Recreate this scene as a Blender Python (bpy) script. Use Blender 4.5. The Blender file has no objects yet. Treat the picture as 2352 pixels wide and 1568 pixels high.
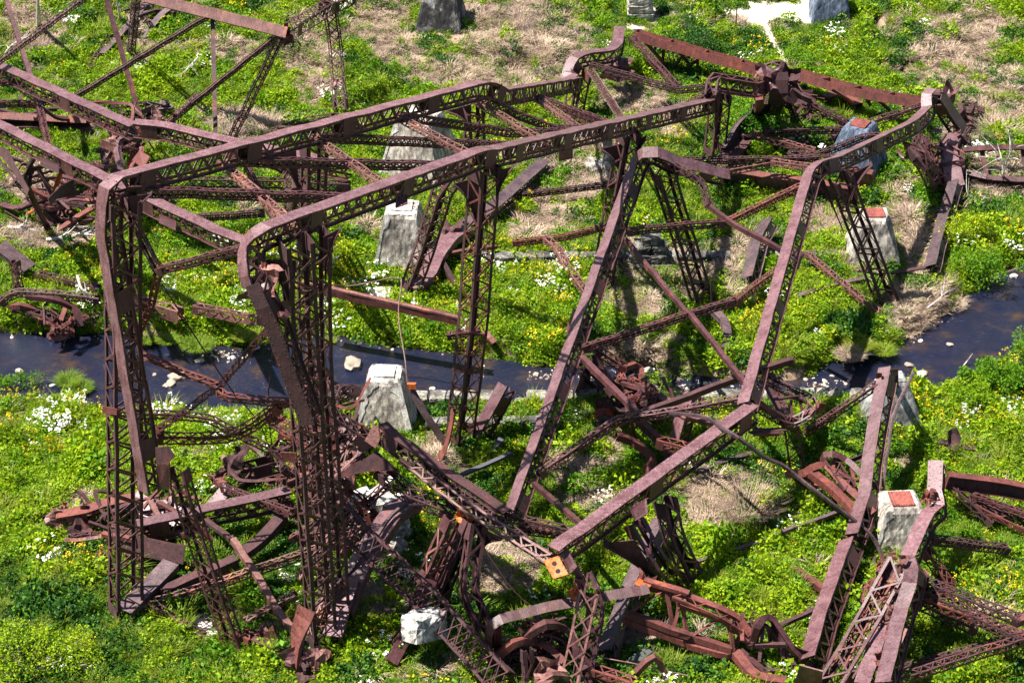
import bpy, math, random
import numpy as np
from mathutils import Vector, Matrix
R = math.radians
random.seed(7); rng = np.random.default_rng(11)
sc = bpy.context.scene
# ---------------------------------------------------------------- camera, sky, sun, exposure
CH = 62.0; PITCH = 32.0; HF = 27.5
cam = bpy.data.cameras.new('camera'); co = bpy.data.objects.new('camera', cam); sc.collection.objects.link(co)
co.location = (0, 0, CH); co.rotation_euler = (R(90-PITCH), 0, 0)
cam.sensor_width = 36; cam.lens = 18/math.tan(R(HF/2)); cam.clip_start = 1; cam.clip_end = 3000
sc.camera = co
SUN_EL, SUN_AZ = 63.0, -88.0      # azimuth from +y towards +x: light comes from the left and a little behind
w = bpy.data.worlds.new('World'); sc.world = w; w.use_nodes = True
nt = w.node_tree; nt.nodes.clear()
sky = nt.nodes.new('ShaderNodeTexSky'); sky.sky_type = 'NISHITA'; sky.sun_disc = False
sky.sun_elevation = R(SUN_EL); sky.sun_rotation = R(SUN_AZ)
bg = nt.nodes.new('ShaderNodeBackground'); bg.inputs[1].default_value = 0.05
wo = nt.nodes.new('ShaderNodeOutputWorld'); nt.links.new(sky.outputs[0], bg.inputs[0]); nt.links.new(bg.outputs[0], wo.inputs[0])
sl = bpy.data.lights.new('sun', 'SUN'); sl.energy = 5.0; sl.angle = R(0.5); sl.color = (1, .95, .87)
so = bpy.data.objects.new('sun', sl); sc.collection.objects.link(so)
sd = Vector((math.sin(R(SUN_AZ))*math.cos(R(SUN_EL)), math.cos(R(SUN_AZ))*math.cos(R(SUN_EL)), math.sin(R(SUN_EL))))
so.rotation_euler = sd.to_track_quat('Z', 'Y').to_euler(); so.location = (0, 0, 120)
sc.view_settings.view_transform = 'Standard'; sc.view_settings.look = 'None'
sc.view_settings.exposure = 1.5; sc.view_settings.gamma = 1; sc.view_settings.use_curve_mapping = False
sc.render.engine = 'CYCLES'

# ---------------------------------------------------------------- points of the place
F = 1176/math.tan(R(HF/2)); CP, SP = math.cos(R(PITCH)), math.sin(R(PITCH))
def ray(u, v):
    a = (u-1176)/F; b = -(v-784)/F
    return Vector((a, CP+b*SP, -SP+b*CP))
def proj(x, y, z):
    d = y*CP+(CH-z)*SP; b = (y*SP-(CH-z)*CP)/d
    return 1176+F*x/d, 784-F*b
# smooth value noise
_tab = rng.random((256, 256))
def vn(x, y):
    x = np.asarray(x, float); y = np.asarray(y, float)
    xi = np.floor(x).astype(int); yi = np.floor(y).astype(int); fx = x-xi; fy = y-yi
    fx = fx*fx*(3-2*fx); fy = fy*fy*(3-2*fy)
    a = _tab[xi & 255, yi & 255]; b = _tab[(xi+1) & 255, yi & 255]; c = _tab[xi & 255, (yi+1) & 255]; d = _tab[(xi+1) & 255, (yi+1) & 255]
    return (a*(1-fx)+b*fx)*(1-fy)+(c*(1-fx)+d*fx)*fy
def fbm(x, y, o=4):
    s = 0; a = .5; t = 0
    for k in range(o):
        s = s+a*vn(x*2**k+17*k, y*2**k+31*k); t += a; a *= .5
    return s/t
def on_plane(u, v, z):
    r = ray(u, v); t = (z-CH)/r.z
    return Vector((r.x*t, r.y*t, z))
WZ = -0.75
UP_BANK = [(-1200,740),(-200,765),(0,768),(220,772),(330,778),(420,800),(520,800),(760,772),(900,795),(1050,806),(1120,825),(1300,850),(1400,845),(1500,862),(1600,868),(1730,886),(1830,880),(1900,845),(1990,822),(2060,800),(2150,735),(2200,690),(2270,640),(2352,600),(2600,500),(3400,300)]
LO_BANK = [(-1200,880),(-200,912),(0,922),(170,922),(235,948),(500,956),(640,960),(760,940),(1000,932),(1300,932),(1730,934),(1990,930),(2060,912),(2160,895),(2250,865),(2330,815),(2400,750),(2600,600),(3400,340)]
ub = np.array([on_plane(u, v, WZ)[:2] for u, v in UP_BANK]); lb = np.array([on_plane(u, v, WZ)[:2] for u, v in LO_BANK])
def H(x, y):
    x = np.asarray(x, float); y = np.asarray(y, float)
    h = (fbm(x*.12, y*.12)-.5)*.9+(fbm(x*.9, y*.9, 2)-.5)*.22
    h = h+np.clip(y-128, 0, 400)*.10
    yu = np.interp(x, ub[:, 0], ub[:, 1]); yl = np.interp(x, lb[:, 0], lb[:, 1])
    wob = (fbm(x*.6+5, y*.6)-.5)*1.2
    d = np.minimum(yu-y, y-yl)+wob*.5       # >0 inside the water
    t = np.clip((d+1.5)/2.0, 0, 1); t = t*t*(3-2*t)
    return h*(1-t)+t*(-1.35)
def Hs(x, y): return float(H(x, y))
def gp(u, v, dz=0.0):
    z = 0.0
    for k in range(12):
        p = on_plane(u, v, z+dz); z = Hs(p.x, p.y)
    p = on_plane(u, v, z+dz)
    return p
TILE = {'A': (0, 0), 'B': (1350, 0), 'C': (2696, 0), 'D': (0, 900), 'E': (1350, 900), 'F': (2696, 900), 'G': (0, 1801), 'H': (1350, 1801), 'I': (2696, 1801)}
def duv(s):
    t = s[0]; a = s[1:].split(',')
    x, y = float(a[0]), float(a[1])
    if t == 'P': return x, y, a[2:]
    ox, oy = TILE[t]; k = 1400/2352
    return (ox+x*k)*2352/4096, (oy+y*k)*2352/4096, a[2:]
def P(s, y0=None):
    u, v, r = duv(s)
    if not r: r = ['y%g' % y0]
    r = r[0]
    if r[0] == 'y':
        q = ray(u, v); t = float(r[1:])/q.y
        return Vector((q.x*t, q.y*t, CH+q.z*t))
    if r[0] == 'g': return gp(u, v, float(r[1:] or 0))
    return on_plane(u, v, float(r))
def pts(s, y0=None):
    """points of a path; a point without a third number is put between its neighbours"""
    L = s.split(); out = [None]*len(L)
    for i, t in enumerate(L):
        if t.count(',') > 1 or y0 is not None: out[i] = P(t, y0)
    for i, t in enumerate(L):
        if out[i] is None:
            a = max(j for j in range(i) if out[j] is not None); b = min(j for j in range(i, len(L)) if out[j] is not None)
            ua = duv(L[a]); ubb = duv(L[b]); u = duv(t)
            la = math.hypot(u[0]-ua[0], u[1]-ua[1]); lbb = math.hypot(u[0]-ubb[0], u[1]-ubb[1]); f = la/(la+lbb)
            z = out[a].z*(1-f)+out[b].z*f
            out[i] = on_plane(u[0], u[1], z)
    return out

# ---------------------------------------------------------------- materials
def mat(name):
    m = bpy.data.materials.new(name); m.use_nodes = True
    n = m.node_tree.nodes; return m, n, m.node_tree.links, n['Principled BSDF']
def ramp(n, stops):
    r = n.new('ShaderNodeValToRGB'); e = r.color_ramp.elements
    while len(e) < len(stops): e.new(.5)
    for i, (p, c) in enumerate(stops): e[i].position = p; e[i].color = (*c, 1)
    return r
def noise(n, l, vec, scale, detail=4, rough=.55):
    t = n.new('ShaderNodeTexNoise'); t.inputs['Scale'].default_value = scale; t.inputs['Detail'].default_value = detail
    t.inputs['Roughness'].default_value = rough; l.new(vec, t.inputs['Vector']); return t
def mixc(n, l, f, a, b, mode='MIX'):
    m = n.new('ShaderNodeMix'); m.data_type = 'RGBA'; m.blend_type = mode
    for s, x in ((m.inputs[0], f), (m.inputs[6], a), (m.inputs[7], b)):
        if isinstance(x, (int, float)): s.default_value = x
        elif isinstance(x, tuple): s.default_value = (*x, 1)
        else: l.new(x, s)
    return m.outputs[2]
def steel(name, base, dark, rust, amount, rough=.42):
    m, n, l, b = mat(name)
    g = n.new('ShaderNodeNewGeometry').outputs['Position']
    oi = n.new('ShaderNodeObjectInfo')
    n1 = noise(n, l, g, 1.1, 6, .65); r1 = ramp(n, [(.35, dark), (.62, base)]); l.new(n1.outputs[0], r1.inputs[0])
    n2 = noise(n, l, g, .55, 7, .7); r2 = ramp(n, [(amount, (0, 0, 0)), (amount+.12, (1, 1, 1))]); l.new(n2.outputs[0], r2.inputs[0])
    c = mixc(n, l, r2.outputs[0], r1.outputs[0], rust)
    n3 = noise(n, l, g, 14, 3); r3 = ramp(n, [(.3, (.62, .62, .62)), (.7, (1.25, 1.25, 1.25))]); l.new(n3.outputs[0], r3.inputs[0])
    c = mixc(n, l, 1.0, c, r3.outputs[0], 'MULTIPLY')
    mp = n.new('ShaderNodeMapping'); mp.inputs['Scale'].default_value = (1, 1, .18); l.new(g, mp.inputs[0])
    n4 = noise(n, l, mp.outputs[0], 5, 5, .7); r4 = ramp(n, [(.50, (1, 1, 1)), (.60, (.42, .34, .32)), (.68, (1, .8, .7))]); l.new(n4.outputs[0], r4.inputs[0])
    c = mixc(n, l, .75, c, r4.outputs[0], 'MULTIPLY')
    n5 = noise(n, l, g, 2.6, 6, .75); r5 = ramp(n, [(.62, (0, 0, 0)), (.70, (.5, .5, .5))]); l.new(n5.outputs[0], r5.inputs[0])
    c = mixc(n, l, r5.outputs[0], c, tuple(min(1, x*1.9) for x in base))
    mr = n.new('ShaderNodeMapRange'); mr.inputs[3].default_value = .78; mr.inputs[4].default_value = 1.25
    l.new(oi.outputs['Random'], mr.inputs[0])
    cc = n.new('ShaderNodeCombineColor'); [l.new(mr.outputs[0], cc.inputs[i]) for i in range(3)]
    c = mixc(n, l, 1.0, c, cc.outputs[0], 'MULTIPLY')
    l.new(c, b.inputs['Base Color']); b.inputs['Roughness'].default_value = rough
    rr = n.new('ShaderNodeMapRange'); rr.inputs[3].default_value = rough-.08; rr.inputs[4].default_value = rough+.25
    l.new(n2.outputs[0], rr.inputs[0]); l.new(rr.outputs[0], b.inputs['Roughness'])
    bp = n.new('ShaderNodeBump'); bp.inputs['Strength'].default_value = .35; bp.inputs['Distance'].default_value = .03
    l.new(n3.outputs[0], bp.inputs['Height']); l.new(bp.outputs[0], b.inputs['Normal'])
    return m
M = {}
M['paint'] = steel('shaded_weathered_purple_paint', (.095, .034, .036), (.05, .015, .018), (.24, .065, .03), .60)  # base colour lowered so sides turned from the sun look darker
M['cover'] = steel('sunlit_purple_plate', (.16, .082, .092), (.10, .042, .048), (.17, .045, .03), .62, .40)  # paler copy for cover plates, their sunlit look put into the colour
M['rust'] = steel('orange_rust', (.15, .038, .027), (.085, .02, .017), (.32, .075, .02), .62, .65)
M['dark'] = steel('dark_paint', (.07, .024, .026), (.035, .012, .014), (.15, .036, .02), .60, .78)  # darkest steel, shade put into its tone as well
M['tan'] = steel('pale_brown_paint', (.20, .09, .075), (.11, .042, .036), (.33, .10, .045), .58, .5)
M['orange'] = steel('bright_orange_rust', (.62, .13, .012), (.36, .07, .012), (.2, .03, .012), .57, .55)
M['grey'] = steel('grey_steel', (.105, .062, .068), (.045, .026, .03), (.13, .05, .03), .62, .5)

# ---------------------------------------------------------------- mesh builders
def link(name, me, parent=None, kind=None):
    o = bpy.data.objects.new(name, me); sc.collection.objects.link(o)
    if parent is not None: o.parent = parent
    if kind: o['kind'] = kind
    return o
class MB:
    def __init__(s): s.v = []; s.f = []
    def add(s, v, f):
        b = len(s.v); s.v += [tuple(p) for p in v]; s.f += [tuple(b+i for i in q) for q in f]
    def bar(s, a, b, wv, tv):
        """box from a to b, half extents wv and tv (vectors)"""
        v = [p+sx*wv+sy*tv for p in (a, b) for sx, sy in ((-1, -1), (1, -1), (1, 1), (-1, 1))]
        s.add(v, [(0, 3, 2, 1), (4, 5, 6, 7), (0, 1, 5, 4), (1, 2, 6, 5), (2, 3, 7, 6), (3, 0, 4, 7)])
    def sweep(s, fr, a0, a1, b0, b1):
        v = []; f = []
        for p, t, u, sd in fr:
            v += [p+sd*a0+u*b0, p+sd*a1+u*b0, p+sd*a1+u*b1, p+sd*a0+u*b1]
        n = len(fr)
        for i in range(n-1):
            for k in range(4):
                k2 = (k+1) % 4
                f.append((4*i+k, 4*i+k2, 4*i+4+k2, 4*i+4+k))
        f += [(3, 2, 1, 0), (4*n-4, 4*n-3, 4*n-2, 4*n-1)]
        s.add(v, f)
    def rivets(s, fr, offs, b, step=.32, r=.032, h=.022):
        # small pyramids along the path
        acc = 0
        for i in range(len(fr)-1):
            p, t, u, sd = fr[i]; q = fr[i+1][0]; L = (q-p).length
            if L < 1e-6: continue
            d = (q-p)/L; x = acc
            while x < L:
                for o in offs:
                    c = p+d*x+sd*o+u*b
                    s.add([c-d*r-sd*r, c+d*r-sd*r, c+d*r+sd*r, c-d*r+sd*r, c+u*h], [(0, 1, 4), (1, 2, 4), (2, 3, 4), (3, 0, 4)])
                x += step
            acc = x-L
    def build(s, name, m, parent=None, off=None, kind=None, smooth=False):
        me = bpy.data.meshes.new(name)
        v = s.v if off is None else [(a-off.x, b-off.y, c-off.z) for a, b, c in s.v]
        me.from_pydata(v, [], s.f); me.materials.append(M[m] if isinstance(m, str) else m)
        if smooth: me.polygons.foreach_set('use_smooth', [True]*len(me.polygons))
        me.update()
        return link(name, me, parent, kind)
UNIT = {}
def unit(m):
    if m not in UNIT:
        b = MB(); b.bar(Vector((-.5, 0, 0)), Vector((.5, 0, 0)), Vector((0, .5, 0)), Vector((0, 0, .5)))
        me = bpy.data.meshes.new('lacing_bar'); me.from_pydata(b.v, [], b.f); me.materials.append(M[m]); UNIT[m] = me
    return UNIT[m]

def smooth(p, n=2, r=.8):
    """round the inner corners of a polyline, keep straights straight"""
    if len(p) < 3: return p
    out = [p[0]]
    for i in range(1, len(p)-1):
        a, b, c = p[i-1], p[i], p[i+1]
        l1 = min(r, (a-b).length*.45); l2 = min(r, (c-b).length*.45)
        q0 = b+(a-b).normalized()*l1; q2 = b+(c-b).normalized()*l2
        for k in range(5):
            t = k/4; out.append(q0*(1-t)**2+b*2*t*(1-t)+q2*t*t)
    out.append(p[-1]); return out
def catmull(p, n=7):
    q = [p[0]*2-p[1]]+p+[p[-1]*2-p[-2]]; out = []
    for i in range(1, len(q)-2):
        for k in range(n):
            t = k/n; a, b, c, d = q[i-1], q[i], q[i+1], q[i+2]
            out.append(.5*((2*b)+(c-a)*t+(2*a-5*b+4*c-d)*t*t+(3*b-a-3*c+d)*t**3))
    out.append(p[-1]); return out
def resample(p, step):
    L = [0]
    for i in range(1, len(p)): L.append(L[-1]+(p[i]-p[i-1]).length)
    n = max(1, round(L[-1]/step)); out = []; j = 0
    for k in range(n+1):
        s = L[-1]*k/n
        while j < len(p)-2 and L[j+1] < s: j += 1
        d = L[j+1]-L[j]; out.append(p[j].lerp(p[j+1], (s-L[j])/d if d > 1e-9 else 0))
    return out
def frames(p, up, twist=0):
    n = len(p); T = []
    for i in range(n):
        a = p[max(i-1, 0)]; b = p[min(i+1, n-1)]; T.append((b-a).normalized())
    up = Vector(up); u = up-T[0]*up.dot(T[0])
    if u.length < .05: u = Vector((0, -1, 0)); u = u-T[0]*u.dot(T[0])
    u.normalize(); out = []
    for i in range(n):
        if i:
            q = T[i-1].rotation_difference(T[i]); u = q @ u; u = (u-T[i]*u.dot(T[i])).normalized()
        uu = Matrix.Rotation(R(twist)*i/max(1, n-1), 3, T[i]) @ u if twist else u
        out.append((p[i], T[i], uu, T[i].cross(uu)))
    return out
def path(s, curve, r, step, y0=None):
    p = pts(s, y0) if isinstance(s, str) else s
    p = catmull(p) if curve and len(p) > 2 else smooth(p, r=r)
    q = resample(p, step); k = random.uniform(0, 9)
    for i in range(1, len(q)-1): q[i] = q[i]+Vector((math.sin(i*.9+k)*.012+random.uniform(-.01, .01), math.sin(i*.7+k*2)*.012, math.sin(i*.8+k*3)*.015+random.uniform(-.012, .012)))
    return q

class Thing:
    def __init__(s, name, label, cat, at=None, group=None):
        s.e = None; s.name, s.label, s.cat, s.group = name, label, cat, group; s.q = 300; s.tie = 0
        s.L = None
        if at is not None: s.root(at)
    def root(s, p):
        if s.e: return
        s.L = Vector((p.x, p.y, min(p.z, Hs(p.x, p.y))))
        s.e = link(s.name, None); s.e.location = s.L; s.e.empty_display_size = .2
        s.e['label'] = s.label; s.e['category'] = s.cat
        if s.group: s.e['group'] = s.group
    def bars(s, part, bars, m):
        """bars: (a, b, width dir, normal, width, thickness)"""
        extra = MB()
        for a, b, wd, nn, wi, th in bars:
            if s.q > 0:
                s.q -= 1
                o = bpy.data.objects.new('lacing_bar', unit(m)); sc.collection.objects.link(o); o.parent = part
                x = b-a; mid = (a+b)/2-s.L
                wv = wd*wi; nv = nn*th
                o.matrix_basis = Matrix(((x.x, wv.x, nv.x, mid.x), (x.y, wv.y, nv.y, mid.y), (x.z, wv.z, nv.z, mid.z), (0, 0, 0, 1)))
            else: extra.bar(a, b, wd*wi/2, nn*th/2)
        if extra.v: extra.build('lacing', m, part, s.L, 'stuff')

def lace(fr, side, e0, e1, offs, alt, xx=False, wi=.1, th=.025, every=1, post=False):
    """bars on one face; side 'S' uses offset along side vector, 'U' along up"""
    out = []
    for i in range(0, len(fr)-1, 1):
        p, t, u, sd = fr[i]; q, t2, u2, sd2 = fr[i+1]
        if side == 'S': A0, A1, B0, B1, nn = p+sd*offs+u*e0, p+sd*offs+u*e1, q+sd2*offs+u2*e0, q+sd2*offs+u2*e1, sd
        else: A0, A1, B0, B1, nn = p+u*offs+sd*e0, p+u*offs+sd*e1, q+u2*offs+sd2*e0, q+u2*offs+sd2*e1, u
        if xx:
            prs = [(A0, B1), (A1, B0)]
        else: prs = [(A0, B1)] if (i+alt) % 2 else [(A1, B0)]
        if post: prs.append((A0, A1))
        for k, (a, b) in enumerate(prs):
            if random.random() < .025: continue
            jt = (b-a).length*.03; a = a+Vector((random.uniform(-jt, jt), random.uniform(-jt, jt), random.uniform(-jt, jt))); b = b+Vector((random.uniform(-jt, jt), random.uniform(-jt, jt), random.uniform(-jt, jt)))
            d = (b-a).normalized(); wd = nn.cross(d).normalized(); n2 = d.cross(wd).normalized()
            o = n2*(th*.6*k)
            out.append((a+o, b+o, wd, n2, wi, th))
    return out

def column(T, s, w=.85, d=.85, up=(0, 0, 1), m='paint', curve=False, twist=0, r=.9, step=.5, xx=False, ties=7.0, y0=None, name='column', under='tan', lw=.11, cover=True):
    """riveted box column: cover plate on top, laced sides, open below with two flanges"""
    w *= .62; d *= 1.06; r *= .25
    p = path(s, curve, r, step, y0); T.root(p[0]); fr = frames(p, up, twist)
    h = w/2; b = MB()
    b.sweep(fr, -h, -h+.03, d/2-.17, d/2-.031); b.sweep(fr, h-.03, h, d/2-.17, d/2-.031)
    b.sweep(fr, -h, -h+.03, -d/2, -d/2+.14); b.sweep(fr, h-.03, h, -d/2, -d/2+.14)
    b.sweep(fr, -h-.10, -h-.002, -d/2, -d/2+.03); b.sweep(fr, h+.002, h+.10, -d/2, -d/2+.03)
    part = b.build(name, m, T.e, T.L)
    if cover:
        c = MB(); c.sweep(fr, -h-.07, h+.07, d/2-.03, d/2); c.rivets(fr, (-h+.02, h-.02), d/2)
        c.build('cover_plate', 'cover' if m == 'paint' else m, part, T.L)
    bars = []
    for sg in (1, -1):
        bars += lace(fr, 'S', -d/2+.10, d/2-.12, sg*(h+.015), 0 if sg > 0 else 1, xx, lw, .025)
    T.bars(part, bars, m)
    b = MB()
    for x in lace(fr, 'U', -h+.05, h-.05, -d/2-.02, 0, False, .09, .02): b.bar(x[0], x[1], x[2]*.045, x[3]*.01)
    b.build('bottom_lacing', m, part, T.L, 'stuff')
    # tie plates
    n = len(fr); k = 0; stp = max(3, int(ties/step)); b = None
    for i in list(range(1, n-3, stp)):
        for sg in (1, -1):
            q = MB(); q.sweep(fr[i:i+3], sg*(h+.03)-.012, sg*(h+.03)+.012, -d/2+.03, d/2-.04)
            q.build('tie_plate', m, part, T.L)
    return part
def lattice(T, s, w=.35, d=.4, up=(0, 0, 1), m='paint', curve=False, twist=0, r=.4, faces='lrtb', xx='', pitch=None, y0=None, name='strut', a=.08, lw=.055, lm=None):
    """four corner angles with lacing on the named faces (t top, b bottom, l and r sides); xx = faces with crossed bars"""
    st = pitch or max(.28, .75*max(w, d))
    p = path(s, curve, r, st, y0); T.root(p[0]); fr = frames(p, up, twist)
    h, k = w/2, d/2; b = MB(); t = .02
    for sx in (-1, 1):
        for sz in (-1, 1):
            b.sweep(fr, min(sx*h, sx*(h-t)), max(sx*h, sx*(h-t)), min(sz*k, sz*(k-a)), max(sz*k, sz*(k-a)))
            b.sweep(fr, min(sx*(h-t-.001), sx*(h-a)), max(sx*(h-t-.001), sx*(h-a)), min(sz*k, sz*(k-t)), max(sz*k, sz*(k-t)))
    part = b.build(name, m, T.e, T.L)
    bars = []
    if 'r' in faces: bars += lace(fr, 'S', -k+a*.5, k-a*.5, h+.012, 0, 'r' in xx, lw)
    if 't' in faces: bars += lace(fr, 'U', -h+a*.5, h-a*.5, k+.012, 0, 't' in xx, lw)
    if 'l' in faces: bars += lace(fr, 'S', -k+a*.5, k-a*.5, -h-.012, 1, 'l' in xx, lw)
    if 'b' in faces: bars += lace(fr, 'U', -h+a*.5, h-a*.5, -k-.012, 1, 'b' in xx, lw)
    T.bars(part, bars, lm or m)
    # end plates
    for f0 in (fr[:2], fr[-2:]):
        q = MB(); g = [f0[0], (f0[0][0].lerp(f0[1][0], .999), f0[0][1], f0[0][2], f0[0][3])]
        q.sweep(f0, h+.026, h+.045, -k, k); q.build('tie_plate', m, part, T.L)
        q = MB(); q.sweep(f0, -h-.045, -h-.026, -k, k); q.build('tie_plate', m, part, T.L)
    return part
def bar(T, s, w=.12, d=.12, up=(0, 0, 1), m='paint', curve=True, twist=0, name='bar', y0=None, L=True, step=.4, r=.4):
    """rolled angle or flat"""
    p = path(s, curve, r, step, y0); T.root(p[0]); fr = frames(p, up, twist); b = MB()
    if L:
        b.sweep(fr, -w/2, w/2, d/2-.025, d/2); b.sweep(fr, w/2-.025, w/2, -d/2, d/2-.026)
    else: b.sweep(fr, -w/2, w/2, -d/2, d/2)
    return b.build(name, m, T.e, T.L)
def girder(T, s, h=1.0, w=.42, up=(0, 0, 1), m='rust', web='paint', gap=1.5, curve=False, twist=0, name='plate_girder', y0=None):
    p = path(s, curve, .5, .5, y0); T.root(p[0]); fr = frames(p, up, twist); b = MB()
    b.sweep(fr, -w/2, w/2, h/2-.04, h/2); b.sweep(fr, -w/2, w/2, -h/2, -h/2+.04)
    b.rivets(fr, (-w/2+.06, w/2-.06), h/2, .3)
    part = b.build(name, m, T.e, T.L)
    b = MB(); b.sweep(fr, -.02, .02, -h/2+.041, h/2-.041); b.build('web', web, part, T.L)
    for i in range(0, len(fr), max(1, int(gap/.5))):
        p0, t, u, sd = fr[i]
        for sg in (-1, 1):
            q = MB(); q.bar(p0+u*(-h/2+.045)+sd*sg*(w*.25+.022), p0+u*(h/2-.045)+sd*sg*(w*.25+.022), sd*(w*.22), t*.035); q.build('stiffener', m, part, T.L)
    return part
def flange_plate(T, s, w=.9, lip=.3, up=(0, 0, 1), m='cover', curve=True, twist=0, name='cover_plate', y0=None):
    """wide riveted plate with two turned-down side angles"""
    p = path(s, curve, .5, .45, y0); T.root(p[0]); fr = frames(p, up, twist); b = MB()
    b.sweep(fr, -w/2, w/2, 0, .035); b.sweep(fr, -w/2+.04, -w/2+.07, -lip, -.001); b.sweep(fr, w/2-.07, w/2-.04, -lip, -.001)
    b.rivets(fr, (-w/2+.09, w/2-.09), .035)
    return b.build(name, m, T.e, T.L)
def rod(T, s, r=.035, m='dark', curve=True, name='rod', y0=None):
    p = path(s, curve, .3, .6, y0); T.root(p[0]); fr = frames(p, (0, 0, 1)); b = MB(); v = []; f = []
    for pp, t, u, sd in fr:
        v += [pp+(u*math.cos(a)+sd*math.sin(a))*r for a in [k*math.pi/3 for k in range(6)]]
    for i in range(len(fr)-1):
        for k in range(6): f.append((6*i+k, 6*i+(k+1) % 6, 6*i+6+(k+1) % 6, 6*i+6+k))
    f += [(5, 4, 3, 2, 1, 0), tuple(6*len(fr)-6+k for k in range(6))]
    b.add(v, f); return b.build(name, m, T.e, T.L, smooth=False)
def knee(T, c, a, b2, y0=None, m='dark', fw=.42, name='knee_plate', k=.45):
    """arched gusset: corner c, ends a and b; the free edge is a concave arc carrying a flange"""
    C, A, B = P(c, y0), P(a, y0), P(b2, y0); T.root(C)
    n = (A-C).cross(B-C).normalized(); q = C*(k)+(A+B)*.5*(1-k)
    arc = [A*(1-t)**2+q*2*t*(1-t)+B*t*t for t in [i/10 for i in range(11)]]
    mb = MB(); th = n*.015; v = [C+th]+[p+th for p in arc]+[C-th]+[p-th for p in arc]; nn = len(arc)+1; f = []
    for i in range(1, nn-1): f.append((0, i, i+1)); f.append((nn, nn+i+1, nn+i))
    for i in range(1, nn-1): f.append((i, nn+i, nn+i+1, i+1))
    f += [(0, nn, nn+1, 1), (nn-1, 2*nn-1, nn, 0)]
    mb.add(v, f); part = mb.build(name, m, T.e, T.L)
    fr = []
    for i, p in enumerate(arc):
        t = (arc[min(i+1, 10)]-arc[max(i-1, 0)]).normalized(); u = n.cross(t).normalized()
        fr.append((p, t, u, t.cross(u)))
    mb = MB(); mb.sweep(fr, -fw/2, fw/2, -.02, .02); mb.rivets(fr, (-fw/2+.08, fw/2-.08), .02); mb.build('flange', m, part, T.L)
    return part
def plate(T, s, th=.04, m='paint', y0=None, name='gusset_plate', holes=(), riv=True):
    q = [P(t, y0) for t in s.split()] if isinstance(s, str) else s
    T.root(q[0]); n = (q[1]-q[0]).cross(q[2]-q[0]).normalized(); k = len(q); b = MB()
    if (Vector((0, 0, CH))-q[0]).dot(n) < 0: q = q[::-1]; n = -n
    v = [p+n*th/2 for p in q]+[p-n*th/2 for p in q]
    b.add(v, [tuple(range(k)), tuple(range(2*k-1, k-1, -1))]+[(i, i+k, (i+1) % k+k, (i+1) % k) for i in range(k)])
    if riv:
        c = sum(q, Vector())/k
        for i in range(k):
            A = q[i].lerp(c, .1); B = q[(i+1) % k].lerp(c, .1); L = (B-A).length; mm = max(2, int(L/.22)); d = (B-A).normalized(); e = n.cross(d)
            for j in range(mm):
                x = A.lerp(B, j/mm)+n*th/2; r_ = .03
                b.add([x-d*r_-e*r_, x+d*r_-e*r_, x+d*r_+e*r_, x-d*r_+e*r_, x+n*.022], [(0, 1, 4), (1, 2, 4), (2, 3, 4), (3, 0, 4)])
    part = b.build(name, m, T.e, T.L)
    for (a, bb, rr) in holes:
        x = q[0].lerp(q[1], a).lerp(q[3].lerp(q[2], a), bb)+n*(th/2+.004); e1 = (q[1]-q[0]).normalized(); e2 = n.cross(e1)
        h = MB(); h.add([x+(e1*math.cos(t)+e2*math.sin(t))*rr for t in [i*math.pi/5 for i in range(10)]]+[x-n*.01+(e1*math.cos(t)+e2*math.sin(t))*rr*1.3 for t in [i*math.pi/5 for i in range(10)]],
                        [tuple(range(10))]+[(i, i+10, (i+1) % 10+10, (i+1) % 10) for i in range(10)])
        h.build('bolt_hole', M['hole'], part, T.L)
    return part
m_, n_, l_, b_ = mat('hole_shadow_metal'); b_.inputs['Base Color'].default_value = (.012, .008, .008, 1); b_.inputs['Roughness'].default_value = .9; M['hole'] = m_
def crumple(T, s, size=(1.2, .9), m='paint', seed=0, amp=.3, up=None, y0=None, name='crumpled_plate', rot=0):
    """torn and buckled sheet"""
    c = P(s, y0) if isinstance(s, str) else s; T.root(c); rr = random.Random(seed)
    nx, ny = 7, 5; b = MB(); up = Vector(up) if up else Vector((rr.uniform(-.6, .6), -.7, rr.uniform(.3, 1))).normalized()
    e1 = up.orthogonal().normalized(); e1 = Matrix.Rotation(R(rot)+rr.random(), 3, up) @ e1; e2 = up.cross(e1); v = []
    ph = [rr.uniform(0, 6) for _ in range(6)]
    for j in range(ny):
        for i in range(nx):
            x = (i/(nx-1)-.5); y = (j/(ny-1)-.5)
            z = amp*(math.sin(x*7+ph[0]+y*3)+.6*math.sin(y*9+ph[1])+.9*abs(math.sin(x*4+ph[2]))+rr.uniform(-.25, .25))
            jx = rr.uniform(-.05, .05)
            v.append(c+e1*(x+jx)*size[0]*(1+.3*math.sin(y*6+ph[3]))+e2*(y+jx)*size[1]*(1+.25*math.sin(x*5+ph[4]))+up*z)
    n = len(v); v2 = [p-up*.03 for p in v]; f = []
    for j in range(ny-1):
        for i in range(nx-1):
            a = j*nx+i; f.append((a, a+1, a+nx+1, a+nx)); f.append((n+a, n+a+nx, n+a+nx+1, n+a+1))
    edge = [i for i in range(nx)]+[j*nx+nx-1 for j in range(1, ny)]+[(ny-1)*nx+i for i in range(nx-2, -1, -1)]+[j*nx for j in range(ny-2, 0, -1)]
    for i in range(len(edge)):
        a, b2 = edge[i], edge[(i+1) % len(edge)]; f.append((a, n+a, n+b2, b2))
    b.add(v+v2, f); return b.build(name, m, T.e, T.L)
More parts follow.
